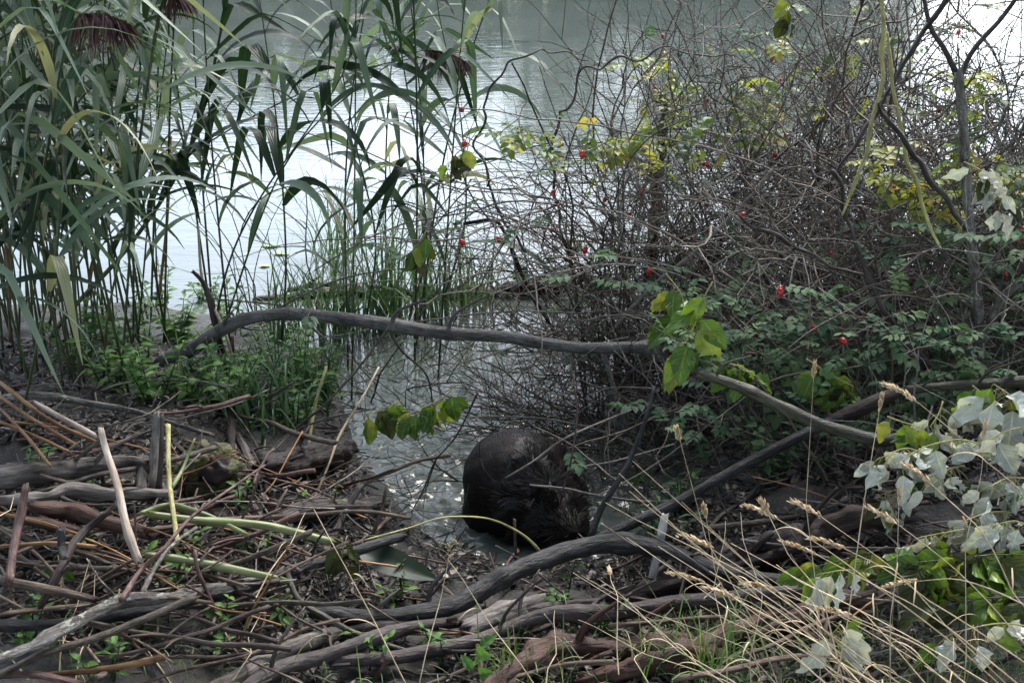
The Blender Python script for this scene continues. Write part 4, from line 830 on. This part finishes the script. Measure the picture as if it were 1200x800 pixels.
limb('root_stub', 'dark hooked root above the water left of the thicket', 'root', [(545, 262, 4.5), (575, 258, 4.5), (590, 270, 4.5), (615, 330, 4.5), (650, 390, 4.5)], [.005, .008, .007, .007], 'brown', 69, .3, 10)
for i, (pts, rd, lb) in enumerate([([(0, 448, .17), (55, 490, .17), (118, 520, .17)], .008, 'upper bright orange brown cut reed at the left edge'), ([(0, 465, .17), (45, 495, .17), (90, 522, .17)], .007, 'second orange brown cut reed at the left edge'),
        ([(0, 494, .17), (40, 510, .17), (82, 530, .17)], .006, 'third orange brown cut reed, lowest of its bundle'), ([(0, 478, .17), (30, 510, .17), (58, 545, .17)], .006, 'steepest of the orange cut reeds at the left'),
        ([(-5, 600, .17), (50, 612, .17), (92, 626, .17)], .006, 'orange cut reed in front of the thin brown log'), ([(42, 473, .17), (80, 492, .17), (110, 510, .17)], .011, 'thick pale brown reed end among the orange ones'),
        ([(0, 640, .17), (60, 636, .17), (110, 640, .17)], .006, 'reddish reed lying level under the pale peeled stick')]):
    limb('cut_reed', lb, 'cut reed', pts, rd, 'reed_dry' if i != 5 else 'pale', 80 + i, .05, 8, ground=True)
limb('cut_reed', 'thin orange reed lying below the forked limb', 'cut reed', [(420, 690, .03), (470, 700, .03), (540, 708, .03)], .004, 'reed_dry', 90, .05, 7, True)
limb('cut_reed', 'orange brown reed lying above the long dark pole', 'cut reed', [(465, 742, .05), (520, 742, .05), (560, 740, .05)], .005, 'reed_dry', 91, .05, 7, True)

# algae-draped stump
rng = random.Random(9)
def blob(mb, c, rad, seed, amp=.25, n=26, m_=40, tint=.5):
    th = np.linspace(0.02, math.pi - .02, n); ph = np.arange(m_) * 2 * math.pi / m_; V = []
    for a in th:
        for b_ in ph:
            d = np.array([math.sin(a) * math.cos(b_), math.sin(a) * math.sin(b_), math.cos(a)])
            k = 1 + amp * mnoise.noise(Vector(d * 2) + Vector((seed, 0, 0))) + amp * .5 * mnoise.noise(Vector(d * 6) + Vector((seed, 0, 0)))
            V.append(np.array(c) + d * np.array(rad) * k)
    i, j = np.meshgrid(np.arange(n - 1), np.arange(m_), indexing='ij'); j2 = (j + 1) % m_
    mb.add(V, np.stack([i * m_ + j, (i + 1) * m_ + j, (i + 1) * m_ + j2, i * m_ + j2], -1).reshape(-1, 4), None, None, tint)
c = gp(243, 570); c[2] += .03; st = thing('algae_stump', 'stump draped in olive green algae in the left heap', 'stump', c)
mb = MB(); blob(mb, c, (.095, .08, .085), 3, .32, 40, 60); part('algae', mb, M['algae'], st)
mb = MB(); blob(mb, c + np.array([.035, -.045, .04]), (.045, .04, .035), 5, .5, 14, 20); part('rotten_wood', mb, M['brown'], st)
# orange root tuft
c = gp(322, 600); mb = MB()
for k in range(90):
    p = c + np.array([rng.gauss(0, .015), rng.gauss(0, .015), .02]); d = np.array([rng.gauss(0, 1), rng.gauss(-.4, .8), rng.gauss(0, .5)]); pts = [p]
    for _ in range(4): pts.append(pts[-1] + unit(d) * .011); d = d + np.array([rng.gauss(0, .6), rng.gauss(0, .6), -.3])
    ribbon(mb, np.array(pts), np.full(5, .0016), (0, 0, 1), .1, rng.random())
solo('root_tuft', mb, M['orange'], c, 'fuzzy orange root tuft on the mud beside the green stalk', 'roots')
# lily pads
for i, (u, v, s) in enumerate([(318, 289, .035), (330, 298, .03), (310, 312, .022)]):
    p = gp(u, v); p[2] = .006; mb = MB(); n = 22; a = np.linspace(.25, 6.1, n); V = [p] + [p + np.array([math.cos(q) * s * 1.4, math.sin(q) * s, .002 * math.sin(q * 3)]) for q in a]
    mb.add(V, None, [(0, k, k + 1) for k in range(1, n)], None, .3 * i)
    solo('lily_pad', mb, M['pad'], p, ['larger yellow green lily pad on the bright water at left', 'second lily pad touching the larger one', 'smallest dull lily pad nearest the bank'][i], 'lily pad')

# ------------------------------------------------------------------ heap sticks, individually placed
sp = []
rng = random.Random(12)
LS = 'thin brown stick lying in the brushwood heap along the bank'
for i in range(12):
    L = rng.uniform(.22, .6); r0 = .0022 + .006 * rng.random() ** 1.8; P = [np.zeros(3)]; d = np.array([1., 0, 0])
    for k in range(6): d = unit(d + np.array([0, rng.gauss(0, .13), rng.gauss(0, .09)])); P.append(P[-1] + d * L / 6)
    P = np.array(P) - P[3]; mb = MB(); S = spline(P, .015); tube(mb, S, r0 * np.linspace(1, .7, len(S)) , 8, rng.random(), .25, i)
    if i % 3 == 0:
        q = S[len(S) // 2]; e = q + np.array([.05, .05, .03]); tube(mb, spline([q, (q + e) / 2 + [0, 0, .005], e], .015), r0 * .5, 5, .5)
    o = solo('stick', mb, M[['driftmix', 'reed_dry', 'twig', 'redtwig', 'driftmix', 'twig_grey', 'twig', 'drift'][i % 8 if i != 9 else 0]], (0, 0, 0), LS, 'stick', 'sticks of the bank heap'); sp.append(o)
fresh = list(range(12))
for i in range(290):
    if i < 180: u, v = rng.uniform(-20, 330), rng.triangular(500, 810, 640)
    else: u, v = rng.uniform(300, 1210), rng.uniform(660, 810)
    if i % 9 == 0: u, v = rng.uniform(300, 440), rng.uniform(530, 640)
    if i % 6 == 1: u, v = rng.uniform(780, 1200), rng.uniform(560, 690)
    if i % 14 == 3: u, v = rng.uniform(-10, 330), rng.uniform(430, 520)
    p = gp(u, v, rng.uniform(.005, .06 if u > 330 else .11))
    if p[2] < .015: continue
    k = rng.randrange(12); rot = (0, rng.gauss(0, .2), rng.gauss(0, .7) + (math.pi if rng.random() < .5 else 0))
    if rng.random() < .15: rot = (0, rng.uniform(-1.1, -.4), rng.random() * 6.28)
    if k in fresh: fresh.remove(k); o = sp[k]
    else: o = sp[k].copy(); COL.objects.link(o)
    o.location = p; o.rotation_euler = rot; s = rng.uniform(.6, 1.25); o.scale = (s, s * rng.uniform(.8, 1.3), s)
for k in fresh: sp[k].location = (-1.2, 2.9, height(-1.2, 2.9) + .03)

# litter: uncountable
mb = MB(); rng = random.Random(21)
def litter_at(p, s):
    az = rng.random() * 6.28; d = np.array([math.cos(az), math.sin(az), rng.gauss(0, .25)]); n = unit([rng.gauss(0, .5), rng.gauss(0, .5), 1]); tt = rng.random() ** 1.6
    if rng.random() < .5:
        L = s * rng.uniform(.6, 2.2); tube(mb, np.array([p, p + d * L * .5 + [0, 0, rng.gauss(0, .004)], p + d * L]), s * rng.uniform(.03, .075), 4, tt)
    else: leaf(mb, p, d, n, s * rng.uniform(.4, 1), s * rng.uniform(.2, .5), TP_SM, rng.uniform(-.3, .5), .3, .2, tt, rng)
for i in range(26000):
    if rng.random() < .55: u, v = rng.uniform(-40, 1240), 560 + 260 * rng.random()
    elif rng.random() < .6: u, v = rng.uniform(-40, 430), rng.uniform(400, 720)
    else: u, v = rng.uniform(720, 1240), rng.uniform(470, 700)
    d = ray(u, v); Y = 0
    z = .2; t_ = (CAM_H - z) / -d[2]; x, y = d[0] * t_, d[1] * t_
    h = height(x, y)
    if h < .004 or mnoise.noise(Vector((x * 3.2, y * 4.5, 7))) > .22: continue
    litter_at(np.array([x, y, h + rng.uniform(0, .03)]), rng.uniform(.015, .05))
solo('leaf_litter', mb, M['litter'], (0, 0, 0), 'dark litter of dead leaves and twig bits covering the mud', 'leaf litter', kind='stuff', smooth=False)

# ------------------------------------------------------------------ poplar sprigs
def sprig(label, pts, n, seed, mats, L=(.06, .09), Wf=.62, hang=.8, group=None, r=.002, stemmat='yellow', cat='leafy sprig', face=-.6, name='poplar_sprig', sprd=1.0):
    rng = random.Random(seed); P = spline([air(*p, clear=.07) for p in pts], .012); root = thing(name, label, cat, P[0], group)
    sm = MB(); tube(sm, P, np.linspace(r, r * .5, len(P)), 6, .5)
    lv = []
    for k in range(n):
        f = (k + .6) / n; q = P[min(len(P) - 1, int((.15 + .85 * f) * len(P)))]; az = rng.random() * 6.28
        out_ = np.array([math.cos(az), math.sin(az) * .6, 0]); d = unit(out_ * (1 - hang * .6) + np.array([0, 0, -hang]) + np.array([rng.gauss(0, .2)] * 3))
        pe = q + (out_ * .6 + np.array([0, 0, -.5])) * rng.uniform(.012, .03) * sprd
        tube(sm, spline([q, (q + pe) / 2 + [0, 0, .004], pe], .008), .0009, 4, .6)
        ln = rng.uniform(*L) * (rng.uniform(.62, .95) if stemmat == 'yellow' and L[1] < .11 and sprd > 1.1 else 1); m1 = MB(); mt = rng.choice(mats)
        leaf(m1, pe, d, [rng.gauss(0, .4), face + rng.gauss(0, .35), .7 + rng.gauss(0, .3)], ln, ln * Wf * rng.uniform(.8, 1.1), TP_BIG, rng.uniform(-.15, .45), rng.uniform(.15, .8) if mt == 'silver' else rng.uniform(.1, .6), .28 if mt == 'silver' else .14, rng.random(), rng)
        lv.append((m1, mt))
    part('stem', sm, M[stemmat], root)
    for m1, mt in lv: part('leaf', m1, M[mt], root)
    return root
G, D, S_ = ['poplar'], ['poplar_dark', 'poplar_dark', 'poplar'], ['silver', 'silver', 'poplar', 'silver', 'poplar_dark', 'silver']
sprig('bright green poplar leaves hanging at the sawn end of the arched branch', [(780, 320, 3.35), (800, 350, 3.32), (798, 395, 3.3), (792, 415, 3.3)], 18, 701, G, L=(.08, .12), sprd=1.6, hang=.55)
sprig('green poplar leaf cluster hanging at the centre above the ripples', [(535, 450, 3.3), (520, 465, 3.3), (490, 480, 3.3), (470, 488, 3.3)], 17, 702, G, L=(.06, .085))
sprig('small dark poplar leaves left of the central leaf cluster', [(470, 470, 3.35), (445, 480, 3.35), (425, 490, 3.35)], 9, 703, ['poplar', 'poplar_dark'], L=(.06, .08))
sprig('cluster of olive leaves over the water above the arched branch', [(500, 270, 3.6), (490, 285, 3.6), (482, 295, 3.6)], 9, 704, ['poplar', 'poplar_dark'], L=(.055, .08))
sprig('dark leaf cluster hanging in front of the reeds at centre', [(550, 170, 3.7), (535, 180, 3.7), (525, 195, 3.7)], 9, 705, D, L=(.05, .075))
sprig('dark leaf cluster hanging in from the top right', [(930, -10, 3.4), (925, 10, 3.4), (920, 20, 3.4)], 5, 706, D, L=(.05, .075), hang=.5)
sprig('deep green poplar leaves under the rose bush at right', [(945, 420, 3.15), (960, 430, 3.14), (985, 445, 3.13), (1000, 452, 3.12)], 15, 707, ['poplar', 'poplar_dark', 'poplar'], L=(.07, .095), Wf=.75)
sprig('green leaves around the start of the olive branch', [(850, 425, 3.05), (870, 430, 3.05), (885, 440, 3.05)], 12, 708, ['poplar', 'rose'], L=(.06, .085))
sprig('bright green leaves above the silvery foliage', [(1040, 488, 2.7), (1060, 495, 2.7), (1080, 500, 2.7)], 5, 709, G, L=(.055, .07))
sprig('green leaves beside the large grey leaf at the right edge', [(1140, 452, 2.8), (1150, 460, 2.8), (1165, 470, 2.8)], 6, 710, G, L=(.055, .07))
sprig('brownish green leaves hanging from the dark pole end', [(400, 630, 2.62), (402, 645, 2.62), (400, 660, 2.62)], 7, 711, ['poplar_dark'], L=(.05, .07))
sprig('round green leaves at the far left of the heap', [(72, 690, 2.85), (70, 670, 2.85), (68, 650, 2.85)], 5, 712, ['herb'], L=(.035, .05), Wf=.75, hang=.2)
sprig('dark leaves hanging from the lichened stick', [(140, 690, 2.6), (138, 705, 2.6), (135, 715, 2.6)], 7, 713, ['poplar_dark', 'herb'], L=(.04, .06))
sprig('two upright green leaves near the bottom centre', [(562, 790, 2.25), (560, 770, 2.25), (558, 755, 2.25)], 4, 714, ['herb'], L=(.04, .055), hang=-.4)
sprig('silvery leaf spray hanging at the upper right', [(1130, 190, 3.0), (1150, 200, 3.0), (1175, 215, 3.0), (1170, 250, 3.0)], 18, 715, ['silver'] * 5 + ['poplar_dark'], L=(.055, .075), Wf=.5, hang=.5)
sil = [([(1195, 470, 2.75), (1180, 460, 2.72), (1165, 450, 2.7)], 7, 'large grey leaves at the right edge below the brown branch', (.1, .14)), ([(1105, 470, 2.75), (1100, 485, 2.73), (1090, 500, 2.7)], 6, 'folded grey leaf pair under the brown branch', (.07, .1)),
       ([(1080, 530, 2.65), (1060, 525, 2.63), (1035, 535, 2.6)], 9, 'silvery leaves left of the bright green ones, over the dark pole', (.07, .095)), ([(1130, 545, 2.6), (1110, 550, 2.58), (1090, 560, 2.56)], 9, 'silvery leaves in the middle of the pale foliage', (.07, .095)),
       ([(1200, 560, 2.55), (1180, 560, 2.53), (1160, 570, 2.5)], 9, 'silvery leaves at the right edge above the straw', (.07, .095)), ([(1190, 600, 2.5), (1160, 600, 2.48), (1130, 610, 2.45)], 9, 'silvery and green leaves mixed behind the straw stems', (.065, .09)),
       ([(1130, 620, 2.4), (1100, 625, 2.4), (1075, 630, 2.4)], 7, 'pale leaves above the hanging pair at lower right', (.06, .09)), ([(1000, 668, 2.2), (985, 668, 2.2), (962, 672, 2.2)], 5, 'hanging white poplar leaves with an eaten hole at lower right', (.085, .105)),
       ([(985, 728, 2.1), (982, 735, 2.1), (975, 742, 2.1)], 4, 'lowest hanging white leaves at the bottom right', (.09, .11)), ([(1060, 570, 2.6), (1045, 575, 2.6), (1030, 580, 2.6)], 6, 'small pale leaves below the olive branch', (.05, .07))]
for i, (pts, n, lb, L) in enumerate(sil): sprig(lb, pts, int(n * 1.7), 730 + i, S_ if i not in (1, 7, 8) else ['silver'] * 6 + ['poplar'], L=L, Wf=.42 if i in (7, 8) else .5, hang=1.1 if i in (7, 8) else .6, sprd=1.2 if i in (7, 8) else 2.6)
sprig('broad dark green leaves in the shade behind the straw', [(1200, 650, 2.3), (1160, 650, 2.3), (1110, 655, 2.3), (1060, 660, 2.3)], 24, 750, ['poplar', 'poplar_dark', 'poplar'], L=(.08, .11), Wf=.75, hang=.4, stemmat='olive')
sprig('dark green leaves low at the right bottom corner', [(1210, 700, 2.2), (1160, 700, 2.2), (1100, 710, 2.2)], 18, 751, ['poplar', 'poplar_dark', 'poplar'], L=(.07, .1), Wf=.7, hang=.4, stemmat='olive')
sprig('green poplar leaves behind the white hanging pair', [(1040, 640, 2.35), (1010, 650, 2.35), (950, 665, 2.35)], 14, 752, ['poplar', 'poplar', 'poplar_dark'], L=(.06, .085), Wf=.7, hang=.4, stemmat='olive')
sprig('grey leaves hanging at the right edge above the dark green ones', [(1210, 620, 2.35), (1190, 610, 2.35), (1165, 615, 2.35)], 12, 760, ['silver', 'silver', 'poplar_dark'], L=(.06, .085), Wf=.55, hang=.6, sprd=1.8)
sprig('pale grey leaves in front of the dark pole at right', [(1150, 520, 2.6), (1120, 515, 2.6), (1080, 525, 2.6), (1050, 545, 2.58)], 14, 761, ['silver'] * 4 + ['poplar'], L=(.07, .09), Wf=.6, hang=.5, sprd=2)
sprig('grey leaves curling above the dark pole at the right edge', [(1200, 500, 2.6), (1180, 505, 2.6), (1150, 520, 2.6)], 10, 762, ['silver'] * 3 + ['poplar'], L=(.07, .1), Wf=.6, hang=.5, sprd=2)
sprig('large fresh green leaves in front of the sawn branch end, right side', [(835, 330, 3.1), (822, 355, 3.08), (812, 385, 3.06), (800, 405, 3.05)], 6, 763, G, L=(.085, .11), sprd=1.4, hang=.6)
sprig('grey and green leaves low at the right bottom corner', [(1215, 735, 2.1), (1170, 730, 2.1), (1120, 740, 2.1)], 8, 764, S_, L=(.06, .085), sprd=2, hang=.6)
for k_, (u_, v_) in enumerate([(40, 545), (105, 640), (150, 745), (215, 640), (255, 750), (300, 655), (345, 725), (30, 745), (430, 770), (90, 560), (470, 700), (520, 760), (195, 690), (380, 600), (660, 700), (700, 745), (280, 590), (120, 790)]):
    herb(gp(u_, v_, .03), .11, 3, 'small green seedling sprouting between the sticks of the heap', random.Random(70 + k_), 'herb', (.024, .042), 'seedlings between the sticks')
# single broad leaf on the mud
mb = MB(); p = at(418, 642, 2.72); q = at(512, 684, 2.66); leaf(mb, p, q - p, [0, -.5, 1], np.linalg.norm(q - p), .075, TP_BIG, .05, .2, .02, .1, random.Random(3))
solo('fallen_leaf', mb, M['plainleaf'], p, 'large dark green fallen leaf on the mud by the forked limb', 'leaf')

# ------------------------------------------------------------------ grass and straw
rng = random.Random(31)
for (u, v, n, h, lb) in [(590, 800, 26, .17, 'green grass tuft at the bottom centre'), (625, 800, 18, .15, 'small green grass tuft right of the bottom centre one'), (830, 800, 34, .24, 'tall grass tuft in front of the mossy log'), (770, 795, 24, .2, 'grass tuft on the rotten log')]:
    p = gp(u, v); mb = MB(); blades(mb, p - [0, 0, .01], n, h, .025, rng, .006, .3, .8); solo('grass_tuft', mb, M['grass'], p, lb, 'grass')
mb = MB()
for i in range(850):
    k = rng.random()
    if k < .62: u, v = rng.uniform(780, 1230), rng.triangular(700, 840, 800)
    elif k < .85: u, v = rng.uniform(560, 900), rng.uniform(745, 840)
    else: u, v = rng.uniform(-20, 560), rng.uniform(740, 840)
    p = gp(u, v); blades(mb, p - [0, 0, .01], 1, rng.uniform(.08, .2), .01, rng, .0032, .5, 1.6)
solo('short_grass', mb, M['grass'], (0, 0, 0), 'short green and yellowed grass along the bottom of the bank', 'grass', kind='stuff')

def straw(a, b_, Ya, Yb, label, head=.05, sag=.02, seed=0, r=.0016, loose=False, group=None):
    rng = random.Random(seed); p, q = air(a[0], a[1], Ya), air(b_[0], b_[1], Yb); m_ = (p + q) / 2 + np.array([0, 0, sag]); P = spline([p, m_, q], .02); kn = rng.uniform(.25, .75); jj = np.array([rng.gauss(0, .018) for _ in range(3)]); P = P + jj * np.maximum(0, 1 - np.abs(np.linspace(0, 1, len(P)) - kn) / .35)[:, None]
    root = thing('straw_stalk', label, 'straw', p, group); sm = MB(); tube(sm, P, np.linspace(r * 1.15, r * .5, len(P)) * rng.uniform(.75, 1.1), 5, rng.uniform(.2, .9), cap=False)
    for k in (.3, .55):  # one dry leaf
        if rng.random() < .35:
            c = P[int(k * len(P))]; reed_leaf(sm, c, rng.random() * 6.28, .8, -1.0, .09, .003, .7, rng)
    part('stem', sm, M['straw'], root)
    if head:
        hm = MB(); d = unit(P[-1] - P[-3])
        for k in range(60 if not loose else 26):
            f = k / 60 if not loose else k / 26; c = P[-1] + d * head * (f - .15) + np.array([rng.gauss(0, .0012)] * 3) - np.array([0, 0, .2 * head * f * f]); az = rng.random() * 6.28
            s = unit(np.cross(d, [math.cos(az), math.sin(az), .3]))
            if loose:
                e = c + (s * rng.uniform(.01, .035) + d * .01) * (1.1 - f * .6); tube(hm, np.array([c, (c + e) / 2 + [0, 0, .002], e]), .0004, 3, .6); c = e; leaf(hm, c, s, [0, -1, .4], .004, .0026, TP_SM, 0, .2, 0, .9, rng)
            else: leaf(hm, c, d + s * .28, s, .011, .0055 * math.sin(math.pi * min(.95, f * .85 + .12)) + .0012, TP_SM, 0, .3, 0, rng.random(), rng)
        part('seed_head', hm, M['seed'], root)
SH = [((1270, 660), (1068, 466), 1.8, 2.1, 'straw stalk whose seed head crosses the rotten end of the limb'), ((1260, 770), (1086, 562), 1.9, 2.2, 'straw stalk with seed head among the silvery leaves'),
      ((1170, 800), (905, 604), 2.0, 2.3, 'straw stalk with the leftmost high seed head'), ((1190, 810), (958, 602), 2.0, 2.3, 'straw stalk with a long seed head beside the leftmost one'),
      ((1230, 800), (985, 640), 2.0, 2.25, 'straw stalk with a drooping thick seed head'), ((1230, 790), (1047, 610), 2.0, 2.25, 'straw stalk with an upright slanting seed head at right'),
      ((1210, 815), (950, 645), 1.95, 2.2, 'straw stalk with a small seed head below the long one'), ((1150, 830), (905, 690), 1.9, 2.15, 'straw stalk with a low level seed head'),
      ((1120, 850), (820, 680), 1.9, 2.15, 'straw stalk with the seed head nearest the fork'), ((1180, 840), (1000, 722), 1.9, 2.05, 'straw stalk whose short head touches the white leaves'),
      ((1240, 730), (1068, 680), 1.95, 2.1, 'straw stalk with a short head over the dark green leaves'), ((1100, 860), (830, 640), 1.9, 2.2, 'straw stalk reaching the end of the forked limb'),
      ((1120, 880), (860, 700), 1.85, 2.1, 'straw stalk with a pink tan head in the bottom grass')]
for i, (a, b_, ya, yb, lb) in enumerate(SH): straw(a, b_, ya, yb, lb, head=.08, seed=800 + i, sag=.03, r=.0015)
for i in range(28):
    u0 = rng.uniform(880, 1260); v0 = 820 + rng.uniform(0, 30); ln = rng.uniform(160, 400); an = rng.gauss(2.5, .17) if i % 4 else rng.gauss(1.65, .15)
    straw((u0, v0), (u0 + math.cos(an) * ln * 1.2, v0 - math.sin(an) * ln), rng.uniform(1.85, 2.1), rng.uniform(2.0, 2.3), 'bare pale straw stalk fanning up from the bottom right grass', 0 if i % 4 else .035, .015, 830 + i, .0013, group='bare straw stalks')
for i, (a, b_, lb, hd, ls) in enumerate([((485, 830), (525, 655), 'straw stalk with a loose white speckled head at bottom centre', .06, True), ((625, 800), (525, 655), 'long straw leaning left across the forked limb', 0, False), ((475, 800), (370, 600), 'straw leaning left from the bottom centre', 0, False),
        ((70, 800), (105, 655), 'pale straw standing at the lower left', 0, False), ((88, 800), (112, 668), 'second pale straw beside the lower left one', 0, False), ((200, 800), (145, 725), 'short straw leaning left below the lichened stick', 0, False), ((268, 800), (305, 720), 'straw leaning right above the grey log', 0, False),
        ((300, 700), (358, 600), 'thin straw in front of the green stalk', 0, False), ((725, 790), (715, 672), 'upright straw with a narrow head right of centre', .045, False), ((760, 800), (755, 752), 'short straw with a fluffy head in the bottom grass', .03, False), ((852, 800), (850, 610), 'tall upright straw at the fork end', 0, False),
        ((880, 800), (868, 600), 'tall upright straw right of the first tall one', 0, False), ((640, 800), (650, 715), 'pale broken straw in the bottom centre tuft', 0, False), ((0, 660), (18, 575), 'short yellow straw at the left edge', 0, False)]):
    straw(a, b_, 2.1, 2.35 if a[0] > 60 else 2.7, lb, hd, .008, 900 + i, .0014, ls)

# ------------------------------------------------------------------ beaver
def icosphere(n):
    bmx = __import__('bmesh').new(); __import__('bmesh').ops.create_icosphere(bmx, subdivisions=n, radius=1)
    V = np.array([v.co[:] for v in bmx.verts]); F = np.array([[v.index for v in f.verts] for f in bmx.faces]); bmx.free(); return V, F
C0 = at(613, 578, 3.42); C0[2] = max(C0[2], .09)
def E(p, c, r, rot=0.0):
    q = p - np.array(c)
    if rot: cs, sn = math.cos(rot), math.sin(rot); q = np.stack([q[:, 0] * cs + q[:, 1] * sn, -q[:, 0] * sn + q[:, 1] * cs, q[:, 2]], 1)
    r = np.array(r); k0 = np.linalg.norm(q / r, axis=1); k1 = np.linalg.norm(q / (r * r), axis=1); return k0 * (k0 - 1) / np.maximum(k1, 1e-6)
def smin(a, b_, k):
    h = np.clip(.5 + .5 * (b_ - a) / k, 0, 1); return b_ * (1 - h) + a * h - k * h * (1 - h)
def beaver_sdf(p):
    d = E(p, (-.02, .01, 0), (.160, .185, .150), .35)                 # rounded rump and back
    d = smin(d, E(p, (.045, -.09, -.035), (.125, .12, .105), .5), .06)   # shoulders
    d = smin(d, E(p, (.105, -.175, -.05), (.075, .085, .068), .6), .035)  # head
    d = smin(d, E(p, (.115, -.225, -.10), (.042, .048, .038), .6), .025)   # muzzle
    for s in (0.05, .155): d = smin(d, E(p, (s, -.155 - (.03 if s < .1 else -.03), .012), (.014, .010, .014)), .008)  # ears
    for s in (-.02, .12): d = smin(d, E(p, (s + .02, -.19, -.12), (.03, .05, .03), .3), .03)  # forelegs reaching down to the mud
    d = smin(d, E(p, (-.12, -.05, -.09), (.06, .09, .05), .2), .04)   # hind thigh
    return d
V, F = icosphere(6); c_in = np.array([.03, -.07, -.03]); tlo = np.full(len(V), .02); thi = np.full(len(V), .45)
ts = np.linspace(.02, .45, 120); best = np.full(len(V), .02)
for t_ in ts: best = np.where(beaver_sdf(c_in + V * t_) < 0, t_, best)
lo, hi = best, best + .0037
for _ in range(8):
    mid = (lo + hi) / 2; ins = beaver_sdf(c_in + V * mid[:, None]) < 0; lo = np.where(ins, mid, lo); hi = np.where(ins, hi, mid)
BV = c_in + V * lo[:, None]
eps = 1e-3; NB = np.stack([beaver_sdf(BV + np.eye(3)[k] * eps) - beaver_sdf(BV - np.eye(3)[k] * eps) for k in range(3)], 1); NB /= np.maximum(np.linalg.norm(NB, axis=1, keepdims=True), 1e-9)
RG = 1 / (1 + np.exp(-((-BV[:, 1] * .75 + BV[:, 0] * .75) - .05) * 45))
fold = np.array([mnoise.noise(Vector(p * 22)) * (.0035 + .012 * g_) + abs(mnoise.noise(Vector(p * 48))) * (.0015 + .014 * g_) for p, g_ in zip(BV, RG)])
bv = thing('beaver', 'dark wet beaver hunched in the shallow water behind the forked limb', 'beaver', C0)
mb = MB(); mb.add(BV + NB * fold[:, None] + C0, None, F, BV * 1.0, .5); part('body', mb, M['hide'], bv)
rng = random.Random(64); mb = MB()
flow = unit([-.45, .8, -.1])
for k in range(19000):
    i = rng.randrange(len(BV)); p, n = BV[i] + NB[i] * fold[i], NB[i]
    if p[2] < -.10: continue
    rough_ = 1 / (1 + math.exp(-((-p[1] * .75 + p[0] * .75) - .045) * 35))
    cell = mnoise.noise_vector(Vector(p * 26))
    f = flow - n * np.dot(flow, n); f = unit(f + np.array(cell[:]) * (.3 + 1.5 * rough_))
    L = (.012 + .030 * rough_) * rng.uniform(.6, 1.2); lift = .10 + .75 * rough_ * rng.random(); d = unit(f + n * lift)
    q = p + C0; pts = [q - n * .001]; 
    for s in range(3): pts.append(pts[-1] + d * L / 3); d = unit(d + np.array([0, 0, -.12 * rough_]) - n * .15)
    ribbon(mb, np.array(pts), np.array([1, .9, .6, .15]) * (.0016 + .0014 * rough_), np.cross(n, f), .1, min(1, max(0, rng.gauss(.25 + .3 * rough_, .22))))
part('fur', mb, M['fur'], bv)
for sx, sy in ((.062, -.215), (.163, -.19)):
    mb = MB(); p = np.array([sx, sy, -.035]); dd = E(p[None], (.105, -.175, -.05), (.075, .085, .068), .6)[0]; nn = unit(p - np.array([.105, -.175, -.05])); blob(mb, C0 + p - nn * (dd + .001), (.0055, .0055, .0055), 1, 0, 10, 12); part('eye', mb, M['eye'], bv)
mb = MB(); blob(mb, C0 + np.array([.125, -.268, -.112]), (.013, .009, .009), 2, .1, 10, 14); part('nose', mb, M['eye'], bv)
